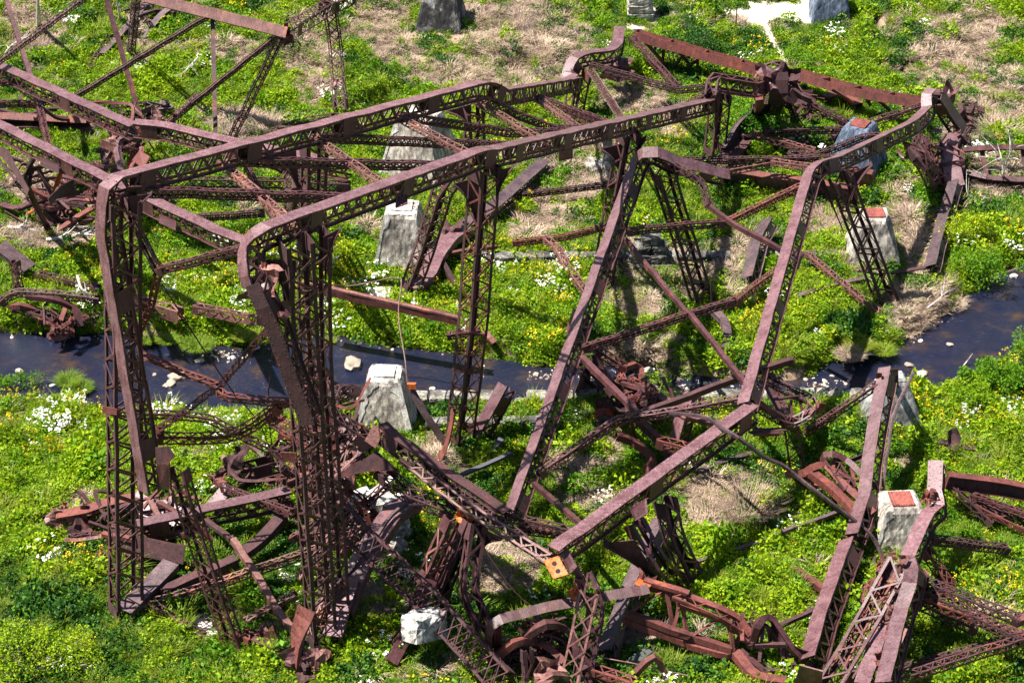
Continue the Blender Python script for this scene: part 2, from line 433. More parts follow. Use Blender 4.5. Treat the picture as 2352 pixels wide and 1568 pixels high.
def tangle(T, s, n=14, rad=1.3, seed=0, m=('paint', 'rust', 'dark', 'tan'), y0=None, h=1.2, flat=.6):
    """snarl of bent angles and torn sheets"""
    c = P(s, y0) if isinstance(s, str) else s; rr = random.Random(seed)
    for k in range(n):
        o = Vector((rr.gauss(0, .45), rr.gauss(0, .45), 0))*rad; o.z = rr.uniform(0, h)
        an = rr.uniform(0, 6.28); L = rr.uniform(.8, 2.0)*rad; d = Vector((math.cos(an), math.sin(an), rr.uniform(-.5, .5)*flat))
        side = Vector((-d.y, d.x, rr.uniform(-.4, .9)))*rr.uniform(-.5, .5)*L
        p = [c+o-d*L/2, c+o-d*L*.1+side*.7, c+o+d*L*.2+side, c+o+d*L/2+side*.3*rr.random()]
        for q in p: q.z = max(q.z, Hs(q.x, q.y)+.05)
        mm = rr.choice(m); j = rr.random()
        if j < .5: bar(T, p, rr.uniform(.09, .2), rr.uniform(.09, .2), m=mm, name='bent_angle', twist=rr.uniform(-90, 90), step=.25)
        elif j < .72: lattice(T, p, .26, .3, m=mm, curve=True, twist=rr.uniform(-60, 60), faces='lrt', a=.06)
        else: crumple(T, c+o, (rr.uniform(.5, 1.1)*rad*.8, rr.uniform(.3, .7)*rad*.8), mm, rr.randint(0, 999), .12)

# ---------------------------------------------------------------- ground
def ell(u, v, L):
    s = np.zeros_like(u)
    for e in L:
        cu, cv, ru, rv = e[:4]; k = e[4] if len(e) > 4 else 1
        s = np.maximum(s, k*np.clip(1.6-1.6*np.sqrt(((u-cu)/ru)**2+((v-cv)/rv)**2)*.75, 0, 1))
    return s
DRY = [(900,60,60,110),(1200,120,150,110),(1180,50,130,60),(1040,170,130,45),(720,140,80,120),(850,30,40,60),(560,290,120,45),(60,420,70,60),(110,535,140,45),(520,115,120,28),(300,70,45,70),(60,60,80,70),
 (1260,480,110,55),(1340,400,70,80),(1230,530,110,25),(1450,590,60,50),(1560,605,260,28),(1640,640,110,60),(1450,690,80,50),(1460,815,110,38),(1700,580,70,60),(1880,500,90,50),(1960,590,50,80,.8),(2080,490,50,90),(2100,580,55,60),(2120,705,115,55),
 (2290,400,90,60),(2180,130,140,110,.9),(2310,230,80,90),(2230,60,90,60,.8),(1640,1160,120,85),(1330,1080,80,45,.8),(1390,1010,45,35,.8),(1380,1160,100,30,.8),(1150,1290,110,85),(980,1040,60,55),(200,1160,55,22),(1760,1560,60,30,.8),(2070,1065,35,18),
 (2250,1420,80,40,.8),(1560,280,60,50),(1460,235,70,60),(1420,690,60,45,.7),(860,1060,40,30,.7),(620,480,120,28,.8),(850,520,40,24),(330,600,40,20,.5),(880,660,35,12,.8),(1360,330,70,40,.9),(1230,370,120,30,.6),(430,330,100,25,.7),(1130,60,90,60,.8),(1700,50,50,20,.5),(1560,30,70,20,.5)]
DRY += [(930,590,60,30,.6),(2290,1120,50,30,.5),(1480,1475,70,30,.6),(860,1380,70,35,.6),(1740,1190,60,40,.7),(1300,640,50,20,.4),(2200,310,70,30,.8),(1500,720,60,30,.7)]
BARE = [(1290,836,150,24),(1620,860,190,26),(1830,866,110,34),(1900,845,60,16),(520,785,60,14),(1480,28,34,20),(1500,70,30,12),(2040,790,60,16),(2270,650,40,12),(1700,160,10,10),(930,805,60,8,.6),(2040,330,40,10,.7),(1240,835,90,10),(960,80,60,20,.7),(1040,85,50,18,.8),(2020,50,20,40,.8)]
PATH = [(1700,32,60,10),(1790,26,90,24),(1735,48,50,14),(1850,36,60,16),(1870,12,60,16),(1650,30,40,7),(1600,38,40,6),(1762,72,22,22),(1775,100,18,26),(1797,128,16,22),(1808,155,15,16),(1500,38,28,12),(1460,64,26,12),(1500,20,20,8),(1540,30,30,8)]
DITCH = [(870,40,14,60),(860,110,12,40),(2010,60,10,70),(2045,110,12,50),(2075,160,12,40)]
BRIGHT = [(300,1000,420,120),(60,1120,200,130),(560,680,420,90),(980,700,160,90),(1200,700,150,100),(2250,940,170,110),(2230,1100,150,60),(330,170,150,100),(620,200,120,60),(1900,170,120,60),(1750,700,160,100),(1250,640,130,60),(2260,600,120,80),(1750,1330,160,100,.5),(1000,240,150,60,.7)]
DARKG = [(100,1450,300,150),(500,1300,220,160),(1300,1500,300,120,.6),(1000,1250,200,120),(1600,350,200,60,.6),(2200,520,80,90,.6)]
CHURN_SHADE = [(330,1230,120,80),(700,1140,140,90),(800,1300,90,110),(1450,900,90,50),(100,450,120,50),(300,340,60,50),(1480,1480,160,60),(720,1470,70,60),(1700,1440,120,60),(1400,1250,60,100),(2050,1400,90,140),(1000,1330,70,130),(1760,290,80,60),(2150,330,60,60),(1040,1080,40,60),(2100,1180,40,60),(560,600,80,30),(1990,1060,60,60)]  # churned soil under the heaps, its dark tone also painting in their shade
def masks(x, y):
    zz = np.clip(y-128, 0, 400)*.10; d = y*CP+(CH-zz)*SP; u = 1176+F*x/d; v = 784-F*(y*SP-(CH-zz)*CP)/d
    n = fbm(x*.35+3, y*.35)-.5; n2 = fbm(x*1.3, y*1.3+9, 3)-.5
    uu = u+n*110+n2*40; vv = v+n2*45+n*40
    dry = np.clip((ell(uu, vv, DRY)+n2*.9+.0)*1.5-.25, 0, 1)
    dry = np.maximum(dry, np.clip((n+n2*.8)*4-.95, 0, 1)*.75)
    up_z = np.clip((260-v)/200, 0, 1)*.3
    dry = np.clip(dry+up_z*np.clip(.4+n2*4, 0, 1), 0, 1)
    bare = np.clip((ell(u+n2*30, v+n2*20, BARE)+n2*.5)*2.2-.5, 0, 1)
    pth = np.clip((ell(u+n2*34, v+n2*26, PATH)+n2*.5)*3-.9, 0, 1)
    dit = np.clip((ell(u+n2*26, v+n2*10, DITCH))*3-1, 0, 1)
    yu = np.interp(x, ub[:, 0], ub[:, 1]); yl = np.interp(x, lb[:, 0], lb[:, 1])
    wat = np.minimum(yu-y, y-yl)+(fbm(x*.6+5, y*.6)-.5)*.6
    br = np.clip(ell(uu, vv, BRIGHT)+n2*.5, 0, 1); dk = np.clip(ell(uu, vv, DARKG)+n2*.4, 0, 1)
    churn_shade = np.clip(ell(u+n*60, v+n2*40, CHURN_SHADE)*2-.5+n2, 0, 1)
    return dict(churn_shade=churn_shade, dry=dry, bare=bare, path=pth, ditch=dit, wat=wat, bright=br, darkg=dk, u=u, v=v, n=n, n2=n2)
xs = np.concatenate([-np.geomspace(900, 47, 14), np.arange(-46, 46.01, .34), np.geomspace(47, 900, 14)])
ys = np.concatenate([np.linspace(-400, 40, 8), np.linspace(46, 63, 7), np.arange(64, 166.01, .34), np.geomspace(168, 1500, 14)])
X, Y = np.meshgrid(xs, ys); nx, ny = len(xs), len(ys); fx, fy = X.ravel(), Y.ravel()
mk = masks(fx, fy); hz = H(fx, fy)
hz = hz+mk['dry']*.05*np.abs(mk['n2'])-mk['ditch']*.35+(fbm(fx*2.3, fy*2.3, 3)-.5)*.16*(1-mk['path'])
PUD = [(455,1425,30,40),(468,1460,24,14),(500,1440,30,12)]
pudm = np.clip(ell(mk['u'], mk['v'], PUD)*2.5-.9, 0, 1)
hz = hz*(1-pudm)+pudm*(-.62)
idx = np.arange(nx*ny).reshape(ny, nx)
fa = np.stack([idx[:-1, :-1], idx[:-1, 1:], idx[1:, 1:], idx[1:, :-1]], -1).reshape(-1, 4)
me = bpy.data.meshes.new('ground')
me.vertices.add(nx*ny); me.vertices.foreach_set('co', np.stack([fx, fy, hz], -1).ravel())
me.loops.add(fa.size); me.loops.foreach_set('vertex_index', fa.ravel())
me.polygons.add(len(fa)); me.polygons.foreach_set('loop_start', np.arange(0, fa.size, 4)); me.polygons.foreach_set('use_smooth', np.ones(len(fa), bool))
me.update(); me.validate()
c = np.zeros((nx*ny, 4)); c[:, 3] = 1
def C3(a): return np.array(a)[None, :]
def over(c, k, col): c[:, :3] = c[:, :3]*(1-k[:, None])+C3(col)*k[:, None]
c[:, :3] = C3((.07, .085, .02)); over(c, mk['dry'], (.34, .255, .18))
bank = np.clip(1-np.abs(mk['wat'])/1.3, 0, 1)
over(c, bank*.9, (.17, .105, .065)); over(c, mk['bare'], (.27, .185, .125)); over(c, np.clip(mk['wat']*1.2, 0, 1), (.075, .055, .042))
over(c, mk['ditch'], (.05, .035, .03)); over(c, mk['path'], (.60, .51, .40)); over(c, mk['churn_shade']*.85, (.075, .052, .04))
ca = me.color_attributes.new('soil', 'FLOAT_COLOR', 'POINT'); ca.data.foreach_set('color', c.ravel())
m, n, l, b = mat('ground_soil')
va = n.new('ShaderNodeVertexColor'); va.layer_name = 'soil'; g = n.new('ShaderNodeNewGeometry').outputs['Position']
n1 = noise(n, l, g, 5, 8, .7); r1 = ramp(n, [(.25, (.5, .5, .5)), (.5, (1, 1, 1)), (.75, (1.5, 1.45, 1.4))]); l.new(n1.outputs[0], r1.inputs[0])
l.new(mixc(n, l, 1.0, va.outputs[0], r1.outputs[0], 'MULTIPLY'), b.inputs['Base Color']); b.inputs['Roughness'].default_value = .95
n2 = noise(n, l, g, 9, 6, .7); bp = n.new('ShaderNodeBump'); bp.inputs['Strength'].default_value = .9; bp.inputs['Distance'].default_value = .12
l.new(n2.outputs[0], bp.inputs['Height']); l.new(bp.outputs[0], b.inputs['Normal'])
me.materials.append(m); link('ground', me, kind='structure')
# river
m, n, l, b = mat('dark_river_water'); g = n.new('ShaderNodeNewGeometry').outputs['Position']
n0 = noise(n, l, g, .7, 5, .65); rw = ramp(n, [(.35, (.006, .009, .026)), (.55, (.013, .013, .026)), (.7, (.045, .028, .018))]); l.new(n0.outputs[0], rw.inputs[0])
l.new(rw.outputs[0], b.inputs['Base Color']); b.inputs['Roughness'].default_value = .06; b.inputs['IOR'].default_value = 1.33
mp = n.new('ShaderNodeMapping'); l.new(g, mp.inputs[0]); mp.inputs['Scale'].default_value = (1, 1.8, 1)
n1 = noise(n, l, mp.outputs[0], 2.6, 7, .72); bp = n.new('ShaderNodeBump'); bp.inputs['Strength'].default_value = .9; bp.inputs['Distance'].default_value = .12
l.new(n1.outputs[0], bp.inputs['Height']); l.new(bp.outputs[0], b.inputs['Normal'])
q = MB(); rw_ = []
xg = np.linspace(-400, 400, 90)
yu = np.interp(xg, ub[:, 0], ub[:, 1]); yl = np.interp(xg, lb[:, 0], lb[:, 1])
q.v = [(x, y, WZ) for x, a, c_ in zip(xg, yl, yu) for y in (a-2.2, c_+2.2)]
q.f = [(2*i, 2*i+2, 2*i+3, 2*i+1) for i in range(len(xg)-1)]
q.build('river', m, kind='structure')
m, n, l, b = mat('sky_pale_puddle_water'); b.inputs['Base Color'].default_value = (.72, .58, .55, 1); b.inputs['Roughness'].default_value = .15  # bright sky reflection put into the pale base colour
p0 = on_plane(470, 1440, -.38); q = MB(); q.v = [(p0.x+2.2*math.cos(t), p0.y+3.6*math.sin(t), -.38) for t in [i*math.pi/9 for i in range(18)]]; q.f = [tuple(range(18))]
q.build('puddle', m, kind='structure')

# ---------------------------------------------------------------- plants (counted by nobody): scattered clumps
def leafmat(name, col, col2, trans=.35, rough=.6, inst=True):
    m, n, l, b = mat(name)
    out = n['Material Output']; oi = n.new('ShaderNodeObjectInfo'); g = n.new('ShaderNodeNewGeometry')
    nz = noise(n, l, g.outputs['Position'], .35, 3, .6)
    ad = n.new('ShaderNodeMath'); ad.operation = 'ADD'; l.new(oi.outputs['Random'], ad.inputs[0]); l.new(nz.outputs[0], ad.inputs[1])
    ad2 = n.new('ShaderNodeMath'); ad2.operation = 'MULTIPLY'; ad2.inputs[1].default_value = .5; l.new(ad.outputs[0], ad2.inputs[0])
    r = ramp(n, [(.25, col), (.7, col2)]); l.new(ad2.outputs[0], r.inputs[0])
    n3 = noise(n, l, g.outputs['Position'], 11, 2); r3 = ramp(n, [(.3, (.6, .6, .6)), (.7, (1.35, 1.35, 1.35))]); l.new(n3.outputs[0], r3.inputs[0])
    c = mixc(n, l, 1.0, r.outputs[0], r3.outputs[0], 'MULTIPLY')
    l.new(c, b.inputs['Base Color']); b.inputs['Roughness'].default_value = rough; b.inputs['Specular IOR Level'].default_value = .25
    if trans:
        tr = n.new('ShaderNodeBsdfTranslucent'); l.new(c, tr.inputs[0]); mx = n.new('ShaderNodeMixShader'); mx.inputs[0].default_value = trans
        l.new(b.outputs[0], mx.inputs[1]); l.new(tr.outputs[0], mx.inputs[2]); l.new(mx.outputs[0], out.inputs[0])
    return m
G = {}
G['green'] = leafmat('green_leaves', (.05, .15, .004), (.13, .27, .005))
G['lime'] = leafmat('yellow_green_leaves', (.13, .27, .004), (.29, .40, .006), .4)
G['deep'] = leafmat('deep_green_leaves', (.016, .065, .008), (.035, .11, .012), .3)
G['grass'] = leafmat('grass_blades', (.10, .18, .008), (.22, .26, .02), .35)
G['straw'] = leafmat('dry_straw', (.24, .17, .12), (.52, .40, .29), .15)
G['twig'] = leafmat('grey_brown_twigs', (.11, .075, .06), (.24, .17, .135), .0)
G['yellow'] = leafmat('goldenrod_flowers', (.75, .50, .01), (.9, .68, .03), .2)
G['white'] = leafmat('white_flower_heads', (.75, .76, .66), (.9, .9, .85), .2)
protos = {}
def quadleaf(b, c, d, wv): b.add([c, c+d*.5+wv, c+d, c+d*.5-wv], [(0, 1, 2, 3)])
def rdir(rr, upb=0.0):
    v = Vector((rr.gauss(0, 1), rr.gauss(0, 1), rr.gauss(0, 1)+upb)); return v.normalized()
def proto(name, parts):
    me = bpy.data.meshes.new(name); V = []; Fc = []; mi = []
    for k, (b, m) in enumerate(parts):
        o = len(V); V += b.v; Fc += [tuple(o+i for i in f) for f in b.f]; mi += [k]*len(b.f); me.materials.append(m)
    me.from_pydata(V, [], Fc); me.polygons.foreach_set('material_index', mi); me.update()
    o = bpy.data.objects.new(name, me); protos[name] = o; return o
def leafy(rr, n, rad, h, ls, lw=.35):
    b = MB()
    for _ in range(n):
        a = rr.uniform(0, 6.28); r = rad*math.sqrt(rr.random()); z = h*(1-(r/rad)**2*.8)*rr.uniform(.35, 1.05)
        s = ls*rr.uniform(.6, 1.4); d = rdir(rr, .3)*s; wv = d.cross(rdir(rr, 1.2)).normalized()*s*lw
        quadleaf(b, Vector((r*math.cos(a), r*math.sin(a), z)), d, wv)
    return b
def stems(rr, n, rad, h, lean=.3, wd=.012, bend=.3):
    b = MB(); tips = []
    for _ in range(n):
        a = rr.uniform(0, 6.28); r = rad*math.sqrt(rr.random()); p = Vector((r*math.cos(a), r*math.sin(a), 0)); hh = h*rr.uniform(.35, 1.15)
        a2 = a+rr.uniform(-1, 1); d = Vector((math.cos(a2)*lean, math.sin(a2)*lean, 1)).normalized(); e = Vector((math.cos(a2), math.sin(a2), 0))
        q = p+d*hh*.55; t = q+(d+e*bend*2-Vector((0, 0, bend*.5))).normalized()*hh*.5
        s = Vector((-math.sin(a2), math.cos(a2), 0))*wd
        b.add([p-s, p+s, q+s*.8, q-s*.8, t], [(0, 1, 2, 3), (3, 2, 4)]); tips.append(t)
    return b, tips
rr = random.Random(5)
for k in range(3):
    proto('leafy_%d' % k, [(leafy(rr, 120, .42, .5, .12), G['green'])])
    proto('lime_%d' % k, [(leafy(rr, 120, .42, .55, .115), G['lime']), (leafy(rr, 30, .38, .45, .11), G['green'])])
    proto('deep_%d' % k, [(leafy(rr, 120, .45, .42, .11), G['deep']), (leafy(rr, 26, .42, .5, .11), G['green'])])
    b, t = stems(rr, 80, .22, .62, .5, .013, .4); proto('grass_%d' % k, [(b, G['grass'])])
    b, t = stems(rr, 70, .25, .5, .9, .012, .7); proto('straw_%d' % k, [(b, G['straw'])])
    b, t = stems(rr, 46, .3, .6, .9, .009, .3); b2, t = stems(rr, 16, .3, .4, 1.6, .012, .7); proto('twig_%d' % k, [(b, G['twig']), (b2, G['straw'])])
    b, t = stems(rr, 30, .3, .75, .2, .014, .12); y = MB()
    for q_ in t:
        if rr.random() < .55:
            for _ in range(6):
                d = rdir(rr, .5)*.06; quadleaf(y, q_-Vector((0, 0, .03))+rdir(rr)*.05, d, d.cross(rdir(rr)).normalized()*.025)
    proto('golden_%d' % k, [(leafy(rr, 90, .34, .62, .10, .2), G['lime']), (b, G['green']), (y, G['yellow'])])
    b, t = stems(rr, 22, .28, .75, .3, .012, .12); y = MB()
    for q_ in t:
        for _ in range(5):
            d = rdir(rr, .2); d.z *= .25; d *= .065; quadleaf(y, q_+rdir(rr)*.05, d, d.cross(Vector((rr.gauss(0, .3), rr.gauss(0, .3), 1))).normalized()*.05)
    proto('white_%d' % k, [(leafy(rr, 60, .32, .55, .10), G['green']), (y, G['white'])])
def gn_scatter(name, P3, rot, scl, protoname, label=None):
    """one object: a clump on every point"""
    me = bpy.data.meshes.new(name); me.vertices.add(len(P3)); me.vertices.foreach_set('co', np.asarray(P3).ravel())
    a = me.attributes.new('turn', 'FLOAT_VECTOR', 'POINT'); a.data.foreach_set('vector', np.asarray(rot).ravel())
    a = me.attributes.new('size', 'FLOAT_VECTOR', 'POINT'); a.data.foreach_set('vector', np.asarray(scl).ravel()); me.update()
    o = link(name, me, kind='stuff'); md = o.modifiers.new('scatter', 'NODES')
    ng = bpy.data.node_groups.new(name, 'GeometryNodeTree')
    ng.interface.new_socket('Geometry', in_out='INPUT', socket_type='NodeSocketGeometry'); ng.interface.new_socket('Geometry', in_out='OUTPUT', socket_type='NodeSocketGeometry')
    i = ng.nodes.new('NodeGroupInput'); ou = ng.nodes.new('NodeGroupOutput'); ip = ng.nodes.new('GeometryNodeInstanceOnPoints')
    oi = ng.nodes.new('GeometryNodeObjectInfo'); oi.inputs[0].default_value = protos[protoname]
    for nm, key in (('turn', 'Rotation'), ('size', 'Scale')):
        na = ng.nodes.new('GeometryNodeInputNamedAttribute'); na.data_type = 'FLOAT_VECTOR'; na.inputs['Name'].default_value = nm
        if key == 'Rotation':
            e = ng.nodes.new('FunctionNodeEulerToRotation'); ng.links.new(na.outputs[0], e.inputs[0]); ng.links.new(e.outputs[0], ip.inputs[key])
        else: ng.links.new(na.outputs[0], ip.inputs[key])
    ng.links.new(i.outputs[0], ip.inputs['Points']); ng.links.new(oi.outputs['Geometry'], ip.inputs['Instance']); ng.links.new(ip.outputs[0], ou.inputs[0])
    md.node_group = ng
    o['label'] = label; o['category'] = 'plants'
    return o
# candidate points over the ground in view and a margin round it
N = 150000
px = rng.uniform(-44, 44, N*2); py = rng.uniform(62, 166, N*2)
ok = np.abs(px) < (py*CP+CH*SP)*.245*1.22+1; px, py = px[ok][:N], py[ok][:N]
mm = masks(px, py); pz = H(px, py)
keep = (mm['wat'] < -.35+rng.random(len(px))*.3)
dens = np.clip(1-mm['churn_shade']*.75, 0, 1)*np.clip(1-mm['path']*1.3, 0, 1)*np.clip(1-mm['bare']*1.1, .04, 1)*np.clip(1-mm['ditch']*.8, 0, 1)
pud = ell(mm['u'], mm['v'], PUD)*2.5-.9 > .05
keep &= (rng.random(len(px)) < dens) & ~pud
WALLS = []
r1 = rng.random(len(px)); r2 = rng.random(len(px))
isdry = (mm['dry'] > .14+r1*.5)
patch = fbm(px*.5+40, py*.5, 3); patch2 = fbm(px*.8+80, py*.8+11, 3)
br, dk = mm['bright'], mm['darkg']
kind = np.full(len(px), 'leafy', dtype=object)
kind[(patch+br*.28-dk*.25+r2*.15) > .53] = 'lime'
kind[(patch2+dk*.25-br*.3+r2*.15) > .68] = 'deep'
kind[(r1 < .40) & (patch2 < .62)] = 'grass'
flow = fbm(px*.28+7, py*.28+3, 3)
gold_z = ell(mm['u'], mm['v'], [(300,1000,420,110),(560,680,420,90),(1200,660,150,90),(980,720,120,70),(2250,940,170,110),(640,420,1,1),(330,120,90,60,.5),(2300,620,80,70),(1750,730,120,60,.5),(200,1290,150,50,.4),(1750,1100,200,60,.3)])
kind[(r2 < gold_z*.04+.005) & (flow > .42)] = 'golden'
kind[(r1 > 1-.035*gold_z-.004) & (fbm(px*.7, py*.7+50, 2) > .56)] = 'white'
kind[isdry & (r2 < .72)] = 'straw'; kind[isdry & (r2 >= .72) & (r2 < .9)] = 'twig'
NAMES = {'leafy': ('leafy_ground_cover', 'dense green leafy weeds covering the flats around the wreckage'), 'lime': ('yellow_green_weeds', 'bright yellow-green weeds in patches along the river banks'),
 'deep': ('dark_green_weeds', 'darker green low weeds growing among the fallen steel'), 'grass': ('grass', 'long green grass tufts mixed through the weeds'), 'golden': ('goldenrod', 'yellow flowering goldenrod growing thickly near the water'),
 'white': ('white_wildflowers', 'white flower heads dotted among the green weeds'), 'straw': ('dry_grass', 'flattened pale straw-coloured dead grass in patches'), 'twig': ('dry_brush', 'thin brown leafless brush over the dry patches')}
for kd, (nm, lab) in NAMES.items():
    for v in range(3):
        s = np.where(keep & (kind == kd) & ((np.arange(len(px)) % 3) == v))[0]
        if not len(s): continue
        sc_ = rng.uniform(.55, 1.3, len(s))*(1.0+.25*(patch[s]-.5)*4*(rng.random(len(s))))
        sc_ *= np.where(rng.random(len(s)) < .05, 1.5, 1.0)*(.72+.75*np.clip(fbm(px[s]*.9+60, py[s]*.9, 2)*1.6-.4, 0, 1))
        rot = np.stack([rng.normal(0, .15, len(s)), rng.normal(0, .15, len(s)), rng.uniform(0, 6.28, len(s))], -1)
        S3 = np.stack([sc_, sc_, sc_*rng.uniform(.6, 1.25, len(s))], -1)
        gn_scatter(nm, np.stack([px[s], py[s], pz[s]-.04], -1), rot, S3, '%s_%d' % (kd, v), lab)

# ================================================================ the wreck
# ---- tall frame in the middle left: two long box columns high up on lattice legs
T1 = Thing('collapsed_tower', 'largest steel frame, two long box columns high on tall lattice legs, left of centre', 'tower wreck', P('G2150,1300,g0'))
# corner column with far chord
column(T1, 'B1110,655,14.2 B1040,610,15.2 B980,602,15.6 B930,612,16 A745,1258,22 D732,60,y75.9 G1020,255,y74.2', r=1.0, w=.85)
column(T1, 'B1610,565,3.6 B1110,655,14.2', w=.85)
column(T1, 'B1895,215,y134 B1880,330,y132 B1835,372,y130 B1680,390,y129 B1600,415,y128 B1565,480,y127.5 B1565,545,y127 B1610,565,3.6', r=1.1, w=1.0, m='paint', step=.45)
column(T1, 'C270,705,4.2 B1060,1050,17.6', w=.85)
column(T1, 'B1060,1050,17.6 B970,1058,18 D1760,78,21.4 D1690,150,20.8 D1690,300,y72.2 D1720,400,y72', r=1.0, w=.85, step=.42)
column(T1, 'D1730,380,y71.6 D1790,520,y71.3 D1850,640,y71.2 D2090,1310,y70.6', r=.6, w=.85, m='dark', up=(-.4, -.8, .4))
column(T1, 'C270,705,4.2 C255,600,5.6 C275,548,y121 C320,560,y121 C560,600,y121.5 C585,560,y122 C640,480,y123 C715,475,y123', r=1.1, w=.95, d=1.0, step=.45)
# legs: laced on all faces
def leg(T, s, w=1.0, d=1.0, ang=31, m='dark', **k):
    a = R(ang); w *= 1.12; d *= 1.1
    return lattice(T, s, w, d, up=(math.sin(a), -math.cos(a), .05), m=m, pitch=k.pop('pitch', .72), a=.16, lw=.10, name='leg', lm=k.pop('lm', 'paint'), r=.6, **k)
leg(T1, 'A820,1330,y76 G850,1090,g0', 1.15, 1.0, 31)
leg(T1, 'D1990,100,y73 D2040,900,y73 G2140,900,y73.2 G2170,1290,g0', 1.0, 1.0, 25)
leg(T1, 'D2110,60,y74.4 D2120,900,y74.4 G2240,850,y74.2 G2250,1150,g0', 1.0, 1.0, 25)
leg(T1, 'B990,1110,y86.8 E905,700,y86.8 E820,1450,g0', 1.0, .95, 40, lm='rust')
leg(T1, 'B910,720,y99 B925,960,y100 B700,1300,y102 E600,120,y104 E490,430,g.5', .8, .8, 20, pitch=.55)
leg(T1, 'B1965,880,y105.4 B1890,1240,y105.4 E1810,200,y105.4 E1770,420,g0', .85, .85, 30)
leg(T1, 'B1640,480,y127 B1590,700,y127 B1590,850,g.2', .95, .9, 30)
leg(T1, 'C310,640,y121 C290,850,y121.3 C270,1060,g.3', .95, .9, 30)
knee(T1, 'B960,1185', 'B780,1235', 'B945,1570', 86.8); knee(T1, 'B1060,1150', 'B1180,1120', 'B1065,1360', 86.8)
knee(T1, 'B1935,960', 'B1770,1000', 'B1925,1240', 105.4); knee(T1, 'B2005,930', 'B2080,920', 'B2010,1060', 105.4, fw=.6)
knee(T1, 'B900,700', 'B730,748', 'B900,880', 99); knee(T1, 'D1990,240', 'D1760,230', 'D1975,640', 73.2); knee(T1, 'D2170,80', 'D2290,20', 'D2185,400', 74.2)
knee(T1, 'A860,1320', 'A1020,1300', 'A905,1500', 76); knee(T1, 'A1990,1010', 'A1830,1060', 'A2010,1270', 88, fw=.6)
leg(T1, 'A2110,950,y88 A2105,1330,y88 D2110,100,y88', .9, .9, 25)
# struts between the two chords, nearly level
ls = dict(w=.3, d=.42)
lattice(T1, 'A880,1285,21.2 A2350,1335,19.5', xx='lr', **ls); lattice(T1, 'A1540,1085,19.6 B790,1118,17.8', xx='lr', **ls)
lattice(T1, 'A2140,925,18.3 B1420,995,14.2', xx='lr', **ls); lattice(T1, 'B410,780,17 B1160,893,14 B1790,888,11', xx='lr', **ls)
lattice(T1, 'B940,662,15 B1450,868,12.5 B1850,875,10.6', xx='lr', **ls); lattice(T1, 'B1345,660,10 B1890,858,9.6', xx='lr', **ls)
lattice(T1, 'A1490,1095,19.8 A1985,1525,20.4', w=.4, d=.3, m='tan'); lattice(T1, 'A2100,920,18.4 B350,1275,19', w=.4, d=.3, m='tan')
lattice(T1, 'B400,785,17 B930,1065,17.2', w=.4, d=.3, m='tan'); lattice(T1, 'B912,665,15 B1410,975,14.2', w=.4, d=.3, m='tan')
lattice(T1, 'B1340,660,10 B1640,880,11.2', w=.4, d=.3, m='tan')
lattice(T1, 'B1695,465,4.5 B1940,840,9', w=.42, d=.3, up=(-.5, -.3, .8)); lattice(T1, 'B1700,440,5 B2280,605,4.5 C235,590,5', w=.35, d=.4, m='dark')
lattice(T1, 'B1975,250,5 B2285,590,4.3', w=.45, d=.35, m='paint'); lattice(T1, 'C0,760,6 C230,625,5', w=.4, d=.35)
lattice(T1, 'A1180,780,4 A1330,640,4', w=.3, d=.3)
# end bent bracing under the left corner
lattice(T1, 'A810,1290,21 D905,0 D1065,300,18.4', w=.32, d=.32, faces='lrb', up=(-.4, -.6, .7)); lattice(T1, 'D1060,310,18.4 D1670,150,20.2', w=.3, d=.35)
lattice(T1, 'D1065,320,18.2 D1010,560 D920,740,13.8', w=.3, d=.36, up=(0, -1, .3), m='rust')
lattice(T1, 'D930,865,12.8 D1460,1078,11.4', w=.3, d=.36, m='rust', up=(-.2, -.5, .8)); lattice(T1, 'D1465,1100,11.2 D1510,1160 D1990,1195,10.6', w=.32, d=.32, m='rust')
lattice(T1, 'D1800,700,15 D1470,1085,11.2 D1045,1385,9', w=.28, d=.3, m='paint', faces='lrb')
lattice(T1, 'D1045,1430,8.6 D1520,1432,8.4 D1660,1370 D1880,1215,10.5', w=.35, d=.5, m='rust', up=(0, -.3, 1), r=1.0)
lattice(T1, 'D780,1255,8.6 D1380,1290,8.2 D1900,1550,6.5', w=.38, d=.3, m='paint', faces='lrb')
lattice(T1, 'D1960,1190,10.5 D1850,1230 D1800,1330 D1900,1280,9.5', w=.3, d=.3, m='rust', curve=True, twist=90)
lattice(T1, 'D1310,555,14 D1600,620 D1780,640,14', w=.4, d=.42, m='tan', twist=-25)
# wide ribbon plates and torn ends
plate(T1, 'D690,1215,y75.4 D790,1235,y74.8 D785,1275,y74.8 D688,1262,y75.4', m='rust'); plate(T1, 'G1885,10,y72.6 G1995,15,y72.4 G1995,80,y72.4 G1890,75,y72.6', m='rust')
crumple(T1, 'D1790,360,y72.2', (1.1, 1.3), 'tan', 3, .18); crumple(T1, 'D1720,450,y71.8', (1.0, .9), 'paint', 4, .2); plate(T1, 'G1045,-20,y74 G1130,-30,y73.6 G1180,40,y73.4 G1120,90,y73.6 G1050,95,y74', m='dark'); plate(T1, 'G1050,100,y74 G1140,75,y73.4 G1150,250,y73.6 G1060,270,y74', m='paint')
crumple(T1, 'D1880,560,y71.4', (.7, .9), 'paint', 9, .18); crumple(T1, 'B1870,460,y131', (1.4, 2.2), 'paint', 12, .3); crumple(T1, 'B1560,440,y128', (1.0, .8), 'dark', 14, .2)
flange_plate(T1, 'G2060,1060,y72.3 G2010,1200 G1985,1320 G1990,1450,g.4', w=.9, lip=.15, twist=60, up=(-.5, -1, 0), m='rust')
bar(T1, 'E790,1250,y86 E745,1480 H705,40 H680,130,g.6', w=.5, d=.25, m='rust', up=(-1, -.3, .2))
